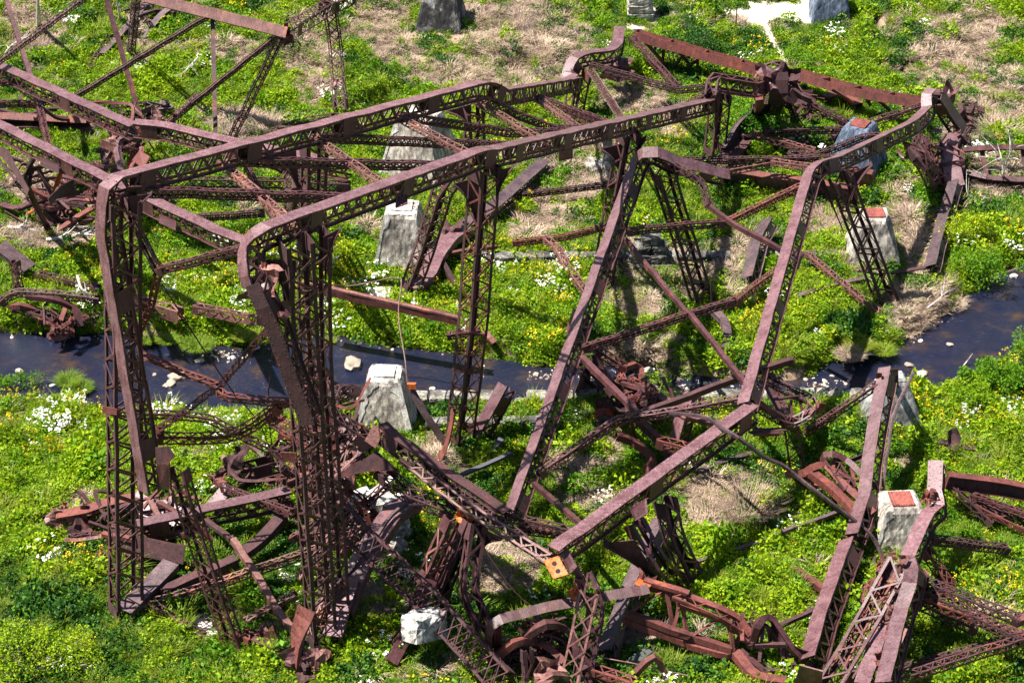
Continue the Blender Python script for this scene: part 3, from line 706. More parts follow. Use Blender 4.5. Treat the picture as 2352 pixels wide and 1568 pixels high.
rod(T1, 'D1085,390,18 D1500,1030,12 D1740,1330,7 G1850,120,4', .03); rod(T1, 'D1880,330,19 D1830,900 D1800,1200 G1830,20,6', .03)
plate(T1, 'B1490,975,12.2 B1580,955,11.6 B1580,1065,y101 B1490,1085,y100', m='paint'); plate(T1, 'B390,1290,19.2 B470,1270,18.9 B470,1370,y79.8 B390,1400,y79.3', m='paint')
plate(T1, 'A860,1255,22.0 A950,1250,21.9 A950,1310,y77.0 A860,1325,y76.6', m='dark')

# ---- inclined frame right of centre
T2 = Thing('inclined_bent', 'tilted frame with two long pale columns sloping over the stream to an orange end plate', 'bridge wreck', P('H1180,450,g0'))
column(T2, 'H1175,470,1.0 B2030,1090,9.2 B2075,1040,9.9 B2150,1045,9.8 C0,1110,9 C345,1190,7.6', up=(-.55, 0, .83), r=.9, w=.85, d=.8)
column(T2, 'F490,1235,5.9 C925,1185,8.4 C980,1132,8.7 C1090,1105,8.3 C1600,860,5.2 C1710,760,4.4 C1700,660,5 C1740,625,5.2', up=(-.5, 0, .85), r=1.3, w=.85, d=.8)
column(T2, 'F530,1255,5.7 H1450,715,5.7', up=(0, 0, 1), w=.85, d=.95)
leg(T2, 'B2180,1130,y103 F195,520,g0', .95, .95, 25); leg(T2, 'C1120,1190,y103.5 F1430,520,g0', .95, .95, 25, m='dark')
knee(T2, 'C1010,1210', 'C930,1190', 'C1140,1560', 103.2, k=.8); knee(T2, 'B2110,1130', 'B2070,1090', 'B2260,1450', 103, k=.8, m='dark'); knee(T2, 'C1190,1170', 'C1330,1100', 'C1190,1330', 104, fw=.6)
knee(T2, 'E1640,990,4', 'E1790,830,y101', 'E1600,1160,y94'); knee(T2, 'F640,1000,y97', 'F700,850,y98.5', 'F745,1090,y98'); knee(T2, 'E1590,1130,y93.5', 'E1640,1010,y94.5', 'E1820,1110,y96.5', k=.3)
knee(T2, 'F560,1360,5', 'F520,1400,4.9', 'F740,1370,3.8', m='dark')
ss = dict(w=.3, d=.4)
lattice(T2, 'E1945,45,7.4 E2352,5 C340,1500,7.4', **ss); lattice(T2, 'C345,1500,7.4 C890,1235,8.2', m='rust', **ss)
lattice(T2, 'B2130,1040,9.6 C190,1225,8.6 C235,1385,7.8', m='dark', **ss); bar(T2, 'C235,1385,7.8 C350,1480,7.6 F760,190,7.3', w=.22, d=.26, m='paint', curve=False)
bar(T2, 'E1935,100,7.1 E2352,600,6.6 F110,600,6.6', w=.22, d=.24, m='paint', curve=False); bar(T2, 'F110,600,6.6 F495,1085,6.1', w=.24, d=.24, m='paint', curve=False)
lattice(T2, 'E1650,832,4.6 E2352,605,6.5 F405,515,7', m='paint', **ss); lattice(T2, 'F405,515,7 F735,275,7.2', m='rust', **ss)
bar(T2, 'E1640,890,4.3 E2020,1265,3.4', w=.30, d=.28, m='paint', curve=False)
lattice(T2, 'H1350,165,2.2 E1880,1310,3.2 E2040,1290 F0,1255,4.2 F480,1165,5.8', m='paint', w=.32, d=.45)
bar(T2, 'H1320,225,2 H1695,545,5.2', w=.22, d=.24, m='paint', curve=False); bar(T2, 'E2060,1260,3.4 F520,995,5.6 F810,905,6.8', w=.3, d=.3, m='paint', curve=False)
lattice(T2, 'H1010,380,5.2 H1240,470,5 H1660,570,5', w=.35, d=.45, m='dark', xx='r'); lattice(T2, 'H1220,530,4.5 H1640,575,4.6', w=.3, d=.4, m='dark', xx='lr')
plate(T2, 'H1385,742,5.8 H1483,708,5.9 H1552,832,y71.3 H1450,862,y71.2', m='orange', th=.05, holes=((.5, .3, .09), (.52, .72, .09)))
plate(T2, 'H1960,385,5.9 H2075,322,5.8 H2085,420,y75.6 H2000,475,y75.2', m='paint'); plate(T2, 'H1495,700,5.9 H1550,668,5.9 H1610,780,y72 H1560,830,y71.7', m='paint')
plate(T2, 'F770,150,y99.6 F878,185,y99.4 F835,305,y98.6 F795,265,y98.5', m='paint')
knee(T2, 'H1990,600,5', 'H1790,620,4.8', 'H2150,860,1.5', m='dark', k=.2); leg(T2, 'H1990,480,4.6 H2150,760,3 H2280,900,g.3', .7, .6, 40, m='paint'); leg(T2, 'H2200,330,4.6 H2250,560,3 H2380,840,g.3', .7, .7, 40)
leg(T2, 'H1650,840,4.6 H1700,930,4.2 H1745,1050,3.4 H1640,1560,g.2', .7, .7, 12, m='dark', xx='t')
lattice(T2, 'H1690,950,4.4 H1550,1590,g.6', w=.85, d=.12, up=(-.3, -.8, .5), m='tan', xx='t', faces='t', a=.1, lw=.07, pitch=.85)
crumple(T2, 'H1615,935,4.2', (.8, .6), 'orange', 21, .06, up=(-.2, -.8, .6)); plate(T2, 'H1560,760,5.3 H1620,770,5.2 H1690,900,4.4 H1620,890,4.3', m='paint')
leg(T2, 'F620,1000,y92 F700,1180,y91 F760,1320,4', .5, .4, 30); lattice(T2, 'F530,1200,5.4 F760,1320,4 F900,1270 F930,1190 F860,1150 F590,1020,5.2', w=.5, d=.35, curve=True, m='paint', up=(0, -.3, 1), faces='tblr')
lattice(T2, 'F770,1310,3.8 F800,1420 I830,150,g.5', w=.75, d=.4, up=(-.2, -1, .4), m='paint'); bar(T2, 'F720,1410,4 F550,1410,4.6', w=.3, d=.3, m='paint')
bar(T2, 'F860,1290,4 F970,1230,4.4 F1000,1180,5', w=.3, d=.3, m='rust'); bar(T2, 'F570,1190,5.6 F750,1310,4 F770,1300,3.8', w=.25, d=.25, m='paint')

# ---- snarled joint between the sloping column and the stream
T3 = Thing('twisted_steel', 'snarl of bent angles on the river wall just right of the longest sloping column', 'wreckage', P('E2000,1300,g0'))
bar(T3, 'E1990,1180,2 E2120,1150 E2352,1250,2.6 F110,1290 F370,1350,3', w=.35, d=.3, m='paint'); bar(T3, 'E2000,1190,1.6 E2120,1170 E2352,1300,2.2', w=.3, d=.2, m='tan')
flange_plate(T3, 'E1880,1400,2.2 E1990,1440 E2130,1560 H2100,120 H2140,210,g.5', w=.45, lip=.3, m='rust'); flange_plate(T3, 'E2030,1300,3 E2150,1420 E2260,1560,1', w=.5, lip=.3, m='dark')
bar(T3, 'E1960,1250,3 E1990,1400,1.5 E2010,1480,g.1', w=.2, d=.2); bar(T3, 'E1960,1290,3 E1880,1350,g.5', w=.25, d=.2, m='tan')
tangle(T3, 'E1960,1290,g.4', 26, 1.6, 31, h=2.0); lattice(T3, 'E2150,1450,2.5 E2352,1505,2.4', w=.5, d=.5, m='rust')
lattice(T3, 'E1740,840,3.6 E1930,960,2.6', w=.5, d=.4); lattice(T3, 'E1580,930,3 E1700,1000 E1860,1130,2', w=.6, d=.4, m='dark')
bar(T3, 'E1930,960,2.6 E2010,940,2.4 E2050,1000 E1990,1060 E2010,1150 E2060,1180,1', w=.25, d=.3, m='rust', name='curled_flange'); bar(T3, 'E2000,1010,2 E1900,1060,1.4 E1890,1110 E1920,1150,g.4', w=.4, d=.06, m='paint', L=False)
leg(T3, 'E1700,900,3.6 E1800,1030,2.6 E1950,1200,g.4', .5, .5, 20)

# ---- big bent behind at the left
T4 = Thing('fallen_bent', 'two parallel riveted columns running in from the left edge behind the tall frame', 'bridge wreck', P('A300,1250,g0'))
column(T4, 'A-80,440,8 A900,885,8', w=.9, up=(0, 0, 1)); column(T4, 'A905,862,8.4 A1100,880,8.4 A1570,992,8.4 A1930,1065,8.2 A2352,1150,8', w=.9, r=1.2)
column(T4, 'A-80,835,8 A720,1240,8 A1450,1585,8 D1665,155,8', w=.9)
knee(T4, 'A60,1010,7.4', 'A-60,960,7.6', 'A190,1300,y100', k=.7); knee(T4, 'A380,1260,7', 'A500,1230,7', 'A330,1360,y98', k=.5); knee(T4, 'A390,1250,6.6', 'A330,1350,5', 'A560,1290,6.6', k=.1)
lattice(T4, 'A0,700,6.5 A265,700,6.5', xx='r', **ss); lattice(T4, 'A90,550,7.5 A270,685,6.6', w=.4, d=.3, m='tan'); lattice(T4, 'A0,560,7.6 A90,550,7.5', w=.35, d=.3)
lattice(T4, 'A258,690,6.6 A335,1030,6.8', w=.4, d=.35, m='paint', up=(-.8, -.4, .2)); lattice(T4, 'A270,695,6.5 A440,660,7.2 A520,700 A700,850,6', w=.4, d=.3, curve=False)
bar(T4, 'A240,1060,6.8 A190,1150,6 A185,1250,5 A330,1560,g.4', w=.35, d=.3, m='paint'); bar(T4, 'A420,1130,6.6 A330,1390,4', w=.3, d=.25, m='orange'); bar(T4, 'A420,1110,7 A220,1140,6 A200,1240,5.5', w=.3, d=.25)
bar(T4, 'A260,1140,6.2 A360,1330,4.6', w=.2, d=.2, m='dark'); bar(T4, 'A210,1230,5 A400,1190,5.5 A560,1230,6', w=.15, d=.15)
plate(T4, 'A270,1050,7.6 A395,1100,7.6 A395,1165,y98.2 A270,1110,y99.4', m='paint'); plate(T4, 'A1075,1435,7.8 A1185,1485,7.8 A1180,1545,y95 A1070,1495,y95.8', m='paint')
lattice(T4, 'A470,1095,5 A700,1140,4.6', xx='lr', **ss); lattice(T4, 'A1050,1235,3.6 A1500,1232 A2352,1262,3.6', w=.5, d=.75, m='dark', xx='lr', pitch=.8)
lattice(T4, 'A1240,1470,4.2 A1780,1432,4.2', m='dark', xx='r', **ss); lattice(T4, 'A1660,1120,6.8 A1740,1280,5.8', w=.35, d=.3); lattice(T4, 'A1130,1330,5 A1130,1400,3.6', w=.35, d=.3)
lattice(T4, 'A1735,1290,6 A1890,1545,5', w=.4, d=.3, m='paint'); lattice(T4, 'A1130,1340,5 A1060,1290,5', w=.4, d=.4)
leg(T4, 'A1790,1050,7.4 A1960,1130,6 A1990,1290,y100 A1960,1480,g1', .8, .7, 20, lm='dark')

T5 = Thing('twisted_steel', 'torn heap with a rusty orange two-hole plate, behind the tall frame corner', 'wreckage', P('A900,1080,g0'))
plate(T5, 'A890,1075,y105.5 A940,1010,y105.6 A1010,1055,y105 A965,1135,y104.6', m='rust', holes=((.3, .4, .10), (.7, .55, .10)), th=.06)
flange_plate(T5, 'A840,910,4 A790,950 A780,1020 A815,1140,2.6', w=.5, lip=.25, m='cover'); plate(T5, 'A680,935,3.6 A800,980,3.6 A780,1030,3 A670,985,3', m='tan')
plate(T5, 'A860,895,5.2 A935,925,5 A920,960,4.4 A845,945,4.4', m='grey'); tangle(T5, 'A870,1040,g1', 22, 1.7, 41, h=3.0)
lattice(T5, 'A630,1170,3.4 A760,1110,3.4', w=.7, d=.5, m='tan'); flange_plate(T5, 'A740,1210,4 A790,1180 A790,1120,3', w=.7, lip=.2, m='dark')
T6 = Thing('twisted_steel', 'wide nest of curved and looped rusty bars lying in dry grass at the left edge', 'wreckage', P('A450,1390,g0'))
bar(T6, 'A0,1370,g.6 A110,1395 A210,1350,g1', w=.5, d=.06, L=False, m='paint'); bar(T6, 'A210,1270,2.6 A330,1330 A480,1360,1.4 A660,1340,1.8', w=.3, d=.2, m='rust')
bar(T6, 'A210,1360,1.5 A370,1400 A480,1350 A680,1360,1.6', w=.3, d=.25, m='paint'); bar(T6, 'A400,1540,g.5 A540,1450,1 A670,1370,2', w=.4, d=.15, m='rust'); bar(T6, 'A180,1440,g.7 A330,1360,1.6', w=.3, d=.1, m='orange')
bar(T6, 'A300,1450,g.5 A480,1500 A620,1480,g.6', w=.2, d=.2, m='paint'); tangle(T6, 'A470,1390,g.2', 26, 2.8, 42, h=2.2, m=('paint', 'dark', 'rust', 'paint'))
T6b = Thing('twisted_steel', 'low dark curl of broken lattice lying on brush behind the left chord', 'wreckage', P('A1000,800,g0'))
bar(T6b, 'A850,820,g.8 A930,770,g1.6 A1010,738 A1070,770 A1110,820,g.5', w=.35, d=.3, m='dark'); lattice(T6b, 'A1830,890,g.3 A2050,815,g.8 A2280,785,g.8', w=.7, d=.3, m='dark'); tangle(T6b, 'A1010,810,g.1', 15, 1.4, 43, m=('dark', 'grey', 'paint'))
T6c = Thing('plate_girder', 'long dark red girder lying on the ground at the far left edge', 'girder', P('A300,830,g0'))
girder(T6c, 'A-60,800,g.9 A600,830,g1.0', 1.1, .5, up=(0, -.6, .8), m='rust', web='paint', gap=30); bar(T6c, 'A-60,860,g.5 A640,880,g.5', w=.5, d=.5, m='dark', curve=False)
for k, s in enumerate(['A0,740,g1.2 A150,775 A300,740,g1.2 A380,735,g1', 'A140,640,3 A150,700 A250,720,2', 'A280,720,3 A380,790 A500,800,g1']): bar(T6c, s, w=.25, d=.2, m='dark', name='bent_angle')

# ---- upper left frame
T7 = Thing('leaning_frame', 'open frame at top left with a pale riveted beam and thin crossed diagonals', 'bridge wreck', P('A1450,940,g0'))
column(T7, 'A960,-25,8.4 A1935,222,8', w=.9, d=.35, up=(-.25, -.9, .55), m='tan')
plate(T7, 'A1915,185,8.3 A1955,180,8.4 A1945,245,7.6 A1905,240,7.6', m='dark'); crumple(T7, 'A1940,270,7.4', (.8, .6), 'rust', 71, .1)
st = dict(w=.3, d=.3, faces='lrb')
lattice(T7, 'A-60,455,9 A560,-5,9', **st); lattice(T7, 'A470,672,5 A1400,108,8', **st); lattice(T7, 'A1060,885,2.5 A1870,235,7.6', **st)
bar(T7, 'A35,-20,9 A215,540,6', w=.28, d=.28, curve=False); bar(T7, 'A715,-10,8.6 A965,870,2', w=.28, d=.28, curve=False); bar(T7, 'A1430,112,7.8 A1450,960,1.5', w=.28, d=.26, curve=False)
lattice(T7, 'A1885,250,7.4 A1535,975,.9', w=.5, d=.3, up=(.6, -.6, .4)); lattice(T7, 'A915,-10,8.4 A880,355,g.2', w=.5, d=.4, up=(-.7, -.7, 0), m='dark')
lattice(T7, 'A1955,205,8 A2215,45,7', w=.9, d=.8, xx='trlb', m='paint', pitch=.7); lattice(T7, 'A2215,45,7 A2250,280,4.5 A2290,740,g.7', w=.85, d=.6, xx='tb', up=(-.2, -1, .3), m='paint', pitch=.7)
lattice(T7, 'A2210,50,7 A2320,10,7 A2352,-20,7', w=.8, d=.7, xx='tr', m='dark'); plate(T7, 'A2222,540,y129 A2292,528,y129 A2298,578,y128.4 A2225,590,y128.4', m='tan')
T7b = Thing('twisted_steel', 'weathered dark beams half hidden in dry grass under the top left frame', 'wreckage', P('A950,170,g0'))
bar(T7b, 'A1160,50,g.8 A1080,110 A960,260,g.2', w=.6, d=.2, m='grey'); bar(T7b, 'A1000,20,g.6 A690,370,g.4', w=.5, d=.3, m='grey', curve=False); lattice(T7b, 'A740,230,g.6 A590,480,g.1', w=.4, d=.3, m='dark')
bar(T7b, 'A930,110,g.8 A1060,70 A1170,90,g.6', w=.2, d=.2, m='dark'); lattice(T7b, 'A390,640,g.4 A560,560,g.2', w=.4, d=.3, m='dark'); tangle(T7b, 'A1010,120,g0', 9, 1.8, 44, m=('dark', 'grey'), h=.7)

# ---- girders and fallen frame at top right
T8 = Thing('plate_girder', 'red-rusted plate girder with ribs, the left of two end to end at top right', 'girder', P('C300,430,g0'))
girder(T8, 'B2000,232,y134 C590,478,y131', 1.25, .62, up=(0, -1, .22), gap=2.6, web='tan'); 
for s in ('B2195,320 B2180,470', 'C160,385 C150,555', 'C385,455 C370,540', 'B2075,290 B2200,430', 'B2350,330 B2250,480', 'C30,345 C100,430', 'C350,450 C290,500', 'C60,480 C160,400'): bar(T8, s, w=.2, d=.2, m='rust', y0=133.5)
T9 = Thing('plate_girder', 'red-rusted plate girder with ribs, the right-hand of two end to end, sagging to the right', 'girder', P('C1200,640,g0'))
girder(T9, 'C805,495,y131 C1250,620,y127.5 C1690,695,y125', 1.2, .6, up=(0, -1, .22), gap=2.6, web='tan')
for s in ('C1060,600 C1200,690', 'C1290,655 C1320,710', 'C1370,670 C1450,740', 'C1540,690 C1550,740'): bar(T9, s, w=.22, d=.2, m='rust', y0=127)
flange_plate(T9, 'C1010,650,g.5 C1110,625 C1240,700,g.5', w=.8, lip=.3, m='rust')
T10 = Thing('twisted_steel', 'crushed dark box ends torn open between the two red girders', 'wreckage', P('C700,600,g0'))
column(T10, 'C700,490,y122.5 C700,600,y122 C650,730,g.6', w=1.6, d=1.0, up=(0, -1, .2), m='dark'); crumple(T10, 'C620,530,y122', (1.6, 1.3), 'paint', 81, .3); crumple(T10, 'C760,530,y123', (1.6, 1.6), 'dark', 82, .35)
crumple(T10, 'C790,620,y122', (1.2, 2.2), 'dark', 83, .3); tangle(T10, 'C790,680,g.2', 9, 1.2, 84, m=('dark', 'paint')); bar(T10, 'C560,620,y122 C575,700,y121 C540,780,g.5', w=.5, d=.3, m='rust')
T11 = Thing('fallen_plate', 'wide dark riveted strip curving over the weeds behind the right legs', 'plate', P('C450,900,g0'))
flange_plate(T11, 'C590,700,g3 C560,770,g1.6 C440,880,g1.2 C345,1040,g.6', w=1.3, m='grey')
flange_plate(T11, 'C470,930,g.9 C400,1020 C290,1110,g.6', w=1.1, m='dark'); crumple(T11, 'C470,950,g.8', (1.0, .8), 'dark', 85, .2)
T12 = Thing('fallen_struts', 'low jumble of light lattice struts and collapsed posts around the blue-grey pedestal', 'bridge wreck', P('C900,1000,g0'))
for s, w_, m_2 in (('C530,905,g1.6 C945,1020,g1.4', .45, 'tan'), ('C655,1090,g2.6 C1010,1140,g2.8', .45, 'tan'), ('C315,1160,g2.2 C640,1100,g2.4', .45, 'tan'), ('C0,1080,g3.2 C640,1075,g2.6', .35, 'dark'), ('C640,1080,g2.6 C1230,1055,g2.6', .35, 'dark'),
 ('C770,1075,g2 C960,1040,g2.2 C1130,980 C1290,920,g3.6 C1460,925,g3.6', .35, 'dark'), ('C600,885,g2 C1150,875,g2', .35, 'dark'), ('C800,570,y124 C870,680 C1190,845,g2', .45, 'paint'), ('C1260,845,g2.2 C1680,712,y124', .45, 'paint'),
 ('C900,1050,g1.2 C790,1040 C880,960 C860,900,g1', .5, 'dark')):
    lattice(T12, s, w=w_, d=.4, m=m_2, curve=s.count(' ') > 2)
tangle(T12, 'C900,820,g.1', 9, 1.2, 86, m=('dark',)); tangle(T12, 'C560,880,g.1', 8, 1.0, 87, m=('dark', 'paint')); bar(T12, 'C1190,845,g1.8 C1240,840,g1.8', w=.4, d=.3)
T13 = Thing('plate_girder', 'plum ribbed girder lying on its side behind the top of the right sloping column', 'girder', P('C900,1300,g0'))
girder(T13, 'C330,1200,g.7 C1235,1330,g.7', 1.75, .5, up=(0, -.3, 1), m='rust', web='cover', gap=2.0); girder(T13, 'C1120,1190,g.9 C1330,1230,g.9', 1.7, .5, up=(0, -.2, 1), m='rust', web='tan', gap=2)
T14 = Thing('box_column', 'smashed box column with torn corner pieces toppling off the right end of the red girder', 'column', P('C1850,800,g0'))
column(T14, 'C1760,640,y123 C1930,900,g.6', w=1.3, d=.8, up=(.3, -.5, .8), m='paint', xx=False); crumple(T14, 'C1850,660,y125', (1.8, .8), 'paint', 91, .25); crumple(T14, 'C1960,790,g.6', (1.8, 1.3), 'dark', 92, .3); crumple(T14, 'C1760,650,y123', (.9, 1.3), 'dark', 93, .2)
tangle(T14, 'C2010,820,g0', 6, .8, 94, m=('paint', 'dark'))
T15 = Thing('box_column', 'buckled column at the right edge running down to the stream bank like a plank', 'column', P('C1880,1100,g0'))
flange_plate(T15, 'C1900,900,g2 C1850,980,g1.6 C1860,1090 C1900,1260,g.8', w=1.1, up=(-.6, -.5, .6), m='cover'); bar(T15, 'C1910,900,g2.2 C1960,960,g1.6', w=.5, d=.3, m='dark'); bar(T15, 'C1920,960,g1.6 C1900,1020 C1940,1090 C1890,1250,g.5', w=.4, d=.2, m='dark', L=False)
girder(T15, 'C1940,1008,g1.6 C2100,995,g1.8 C2400,992,g1.8', .5, .3, up=(0, -.8, .6), m='paint', gap=30); girder(T15, 'C1945,1165,g.6 C2100,1205,g.6 C2400,1222,g.6', .55, .35, up=(0, -.6, .8), m='paint', gap=30)
bar(T15, 'C2070,1010,g1.5 C2100,1200,g.7', w=.3, d=.12); bar(T15, 'C2345,1010,g1.5 C2360,1110,g1', w=.3, d=.12)
column(T15, 'C1890,1240,g1.1 F1800,30,g1 F1735,300,g.8', w=.95, d=.6, up=(-.5, -.2, .8), m='grey'); bar(T15, 'F1730,290,g.7 F1460,330,g.5', w=.3, d=.25, m='dark', curve=False)
leg(T15, 'C1600,1000,y113 C1680,1100,y112 C1740,1230,g1.2', .7, .6, 30); bar(T15, 'C1560,960,5 C1640,1100,2.6 C1760,1190,g.6', w=.5, d=.1, L=False, m='dark'); lattice(T15, 'C1690,1080,3 C1840,1270,g.3', w=.7, d=.5, m='rust'); tangle(T15, 'C1800,1210,g.1', 12, 1.3, 95, m=('paint', 'dark', 'grey'))

# ---- pieces between the upper wall and the stream
T16 = Thing('box_column', 'broad riveted column lying beyond the stream, curving down past the white-topped pedestal', 'column', P('E700,200,g0'))
column(T16, 'B1390,1095,g.9 B1060,1390,g1 E870,10,g.9', w=1.1, d=.5, up=(0, -.2, 1), m='grey'); flange_plate(T16, 'E870,10,g1.4 E760,70 E670,180,g1.4 E590,330 E480,425,g.8', w=1.15, lip=.5, m='cover'); crumple(T16, 'E760,60,g1.2', (1.6, 1), 'dark', 96, .25)
bar(T16, 'E700,200,g1 E880,170,g1.2 E1070,145,g.9', w=.25, d=.2, m='rust'); bar(T16, 'E690,230,g1.2 E800,410,g.2', w=.3, d=.25, m='dark')
T17 = Thing('lattice_strut', 'thin lattice strut broken in a shallow V across the grass behind the stream', 'strut'); lattice(T17, 'B1180,1320,g.7 B1870,1235,g1.2', w=.3, d=.35, m='dark')
T18 = Thing('lattice_strut', 'kinked lattice strut leaning from the upper wall down to the foot of the sloping column', 'strut'); lattice(T18, 'E1405,95,g1.3 E1480,160,g1.2 E1540,280 E1690,475,g.6', w=.45, d=.35, m='tan'); lattice(T18, 'E1180,120,g1 E1420,95,g1.2 E1540,80 E1840,0,g2', w=.3, d=.35, m='rust')
T19 = Thing('steel_beam', 'long straight rusty red beam spanning the flowers from the middle leg toward the tall legs', 'beam'); bar(T19, 'D2030,395,3.2 E-40,445 E815,640,2.6', w=.55, d=.35, m='rust', curve=False, name='beam'); bar(T19, 'D2030,380,3.5 E815,622,2.9', w=.2, d=.12, m='tan', curve=False, name='flange', L=False)
T20 = Thing('lattice_strut', 'short lattice piece in the weeds behind the middle lattice leg', 'strut'); lattice(T20, 'E735,745,g.4 E960,712,g.6', w=.35, d=.35, m='paint')
T21 = Thing('steel_channel', 'small bent channel lying on the weeds right of the middle leg', 'beam'); flange_plate(T21, 'E990,715,g.5 E1030,760,g.4 E1055,790,g.2', w=.35, lip=.15, m='tan')
T22 = Thing('column_end', 'open box column end standing up behind the longest sloping column', 'column'); column(T22, 'E1640,590,g2.2 E1590,740,g.5', w=1.0, d=.7, up=(-.7, -.5, .4), m='paint')
T23 = Thing('steel_beam', 'tapering dark channel hung in brush near the gravel, behind the inclined frame', 'beam'); flange_plate(T23, 'F270,570,g1.2 F340,640 F360,740 F345,830,g.4', w=.5, lip=.3, m='grey'); bar(T23, 'F360,830,g.6 F400,880,g.1', w=.3, d=.3, m='dark'); rod(T23, 'F252,370,g3 F258,690,g0', .05, curve=False)
T24 = Thing('column_piece', 'dark riveted column stub lying slantwise behind the right sloping column', 'column'); column(T24, 'F640,-10,g1.2 F575,110,g1.2 F505,380,g.6', w=1.1, d=.7, up=(-.6, -.3, .8), m='grey')
T25 = Thing('lattice_strut', 'long thin lattice strut lying down the slope to the gravel, under the right leg', 'strut'); lattice(T25, 'F890,190,g1 F1150,410,g.7 F1385,595,g.3', w=.4, d=.3, m='tan')
T26 = Thing('timber_beam', 'grey timber lying across the weeds beside the right lattice leg', 'timber'); bar(T26, 'F810,485,g.3 F1100,400,g.5 F1320,355,g.4', w=.35, d=.25, m='grey', L=False, curve=False)
T27 = Thing('column_end', 'riveted box column end poking up over the river wall right of the middle leg', 'column'); column(T27, 'E1140,1085,g2.8 E1060,1230,g1.9 E960,1400,g.5', w=1.0, d=.7, up=(-.75, -.5, .5), m='paint', curve=True)
T28 = Thing('steel_bar', 'slender dark bar leaning against the right side of the white-topped pedestal by the river', 'bar'); bar(T28, 'E480,1075,3 E600,1290,1.6 E720,1460,g.3', w=.28, d=.25, m='grey', curve=False); bar(T28, 'E475,1080,3.1 E530,1080,3.2 ', w=.2, d=.3, m='orange')
T29 = Thing('hanging_cable', 'rusty cable hanging over the river to the tip of the leaning bar', 'cable'); rod(T29, 'D2200,400,5.5 E100,410,5 E380,350,6 E430,375,6 E410,600,5 E455,910,4 E472,1075,3.1', .035, 'tan')
T30 = Thing('column_end', 'dark column stub standing in the shadow of the inclined frame by the river wall', 'column'); column(T30, 'F130,1140,g2.6 F60,1330,g1.6 F20,1480,g.3', w=1.1, d=.6, up=(-.8, -.5, .4), m='paint')

# ---- centre bottom
T31 = Thing('fallen_bent', 'broken frame between a tilted two-hole plate below the white-edged pedestal and the orange end plate', 'bridge wreck', P('H600,900,g0'))
column(T31, 'E290,1375,6.2 E400,1480,6 H1130,460,5', w=.75, d=.8, up=(.2, .1, 1), m='dark'); plate(T31, 'E240,1340,y81.6 E308,1382,y81.4 E258,1503,y80.4 E182,1450,y80.6', m='tan', th=.05, holes=((.5, .3, .09), (.45, .68, .09)))
lattice(T31, 'H440,48,5.4 H830,360,5.4 H1425,735,5.6', w=.5, d=.35, m='tan', up=(-.3, -.4, .9), pitch=.5, a=.1, lw=.07, faces='trbl'); lattice(T31, 'H560,60,5.6 H830,300,5.4 H1180,540,5.2 H1400,710,5.2', w=.4, d=.3, m='dark')
lattice(T31, 'E190,1430,5.6 E60,1560,5 G2180,180,4.2', w=.8, d=.4, m='tan', up=(-.2, -.7, .7), xx='t', pitch=.8, a=.1, lw=.07); bar(T31, 'G2060,230,4.2 G2130,200,3.8 G2250,200 G2352,120,4.6 H180,30,5', w=.35, d=.2, m='paint')
plate(T31, 'E85,1500,5.4 E140,1475,5.5 E180,1535,5.1 E120,1575,5', m='tan'); knee(T31, 'H260,0,5.6', 'H0,190,4.4', 'H420,140,4.8', m='dark', k=.35)
lattice(T31, 'H290,130,4.6 H480,300,4 H800,420,3.6', w=.8, d=.5, m='dark', xx='tb', pitch=.7); lattice(T31, 'D2060,1150,8 D2300,1340,6.5 E230,1460,5.6', w=.8, d=.6, m='dark', xx='tlr', pitch=.75)
lattice(T31, 'D2240,1180,7.2 E0,1100,6.8 E150,1110,6.6', w=.4, d=.45, m='dark', xx='lr')
leg(T31, 'H800,460,4.6 H600,900,g1.4', .9, .6, 30, m='paint', lm='tan'); leg(T31, 'H900,470,4.6 H690,990,g.6', .5, .5, 20); leg(T31, 'H940,490,4.6 H870,940,2 H1010,1250,g.2', .7, .5, 20)
leg(T31, 'H600,900,1.6 H470,1200,1 H340,1440,g.2', .9, .5, -40, m='paint', xx='t'); knee(T31, 'H970,520,4.4', 'H1110,590,4.4', 'H950,700,2.6', m='dark')
crumple(T31, 'H850,440,4.6', (1.0, .6), 'orange', 101, .1); rod(T31, 'H950,600,4 H1150,900,2 H1300,1040,1 H1480,1100,1', .03)
T32 = Thing('lattice_girder', 'wide flat cross-laced girder running diagonally from the tall legs to the bottom centre edge', 'girder', P('H600,900,g0'))
lattice(T32, 'G2150,240,5.4 G2330,500 H600,1000,2.4 H1110,1560,1.2', w=1.2, d=.75, up=(-.35, -.55, .75), m='dark', xx='tblr', pitch=.55, a=.12, lw=.05, lm='dark', r=2)
plate(T32, 'H610,1090,2.6 H665,1040,2.7 H725,1100,2.6 H670,1155,2.4', m='paint')
T34 = Thing('box_column', 'curved riveted column with a pale groove, passing over a broken stone pier at lower centre', 'column')
flange_plate(T34, 'H540,300,g2.8 H380,410,g2.6 H250,590,g2.4 H130,800,g1.8 H20,1080,g1', w=1.1, lip=.5, m='cover'); bar(T34, 'H530,320,g3 H370,430 H240,610,g2.6 H30,880,g1.6', w=.15, d=.15, m='grey', L=False)
lattice(T34, 'H0,285,g3 H110,300,g3.2 H200,390,g2.6 H240,470,g2', w=.6, d=.3, m='rust', curve=True); lattice(T34, 'G2220,250,g3 G2352,300,g3', w=.5, d=.3, m='tan')
T35 = Thing('steel_beam', 'dark beam lying flat in the grass left of the wide diagonal lattice girder', 'beam'); bar(T35, 'H90,1080,g.3 H490,1050,g.6', w=.8, d=.25, m='grey', L=False, curve=False)
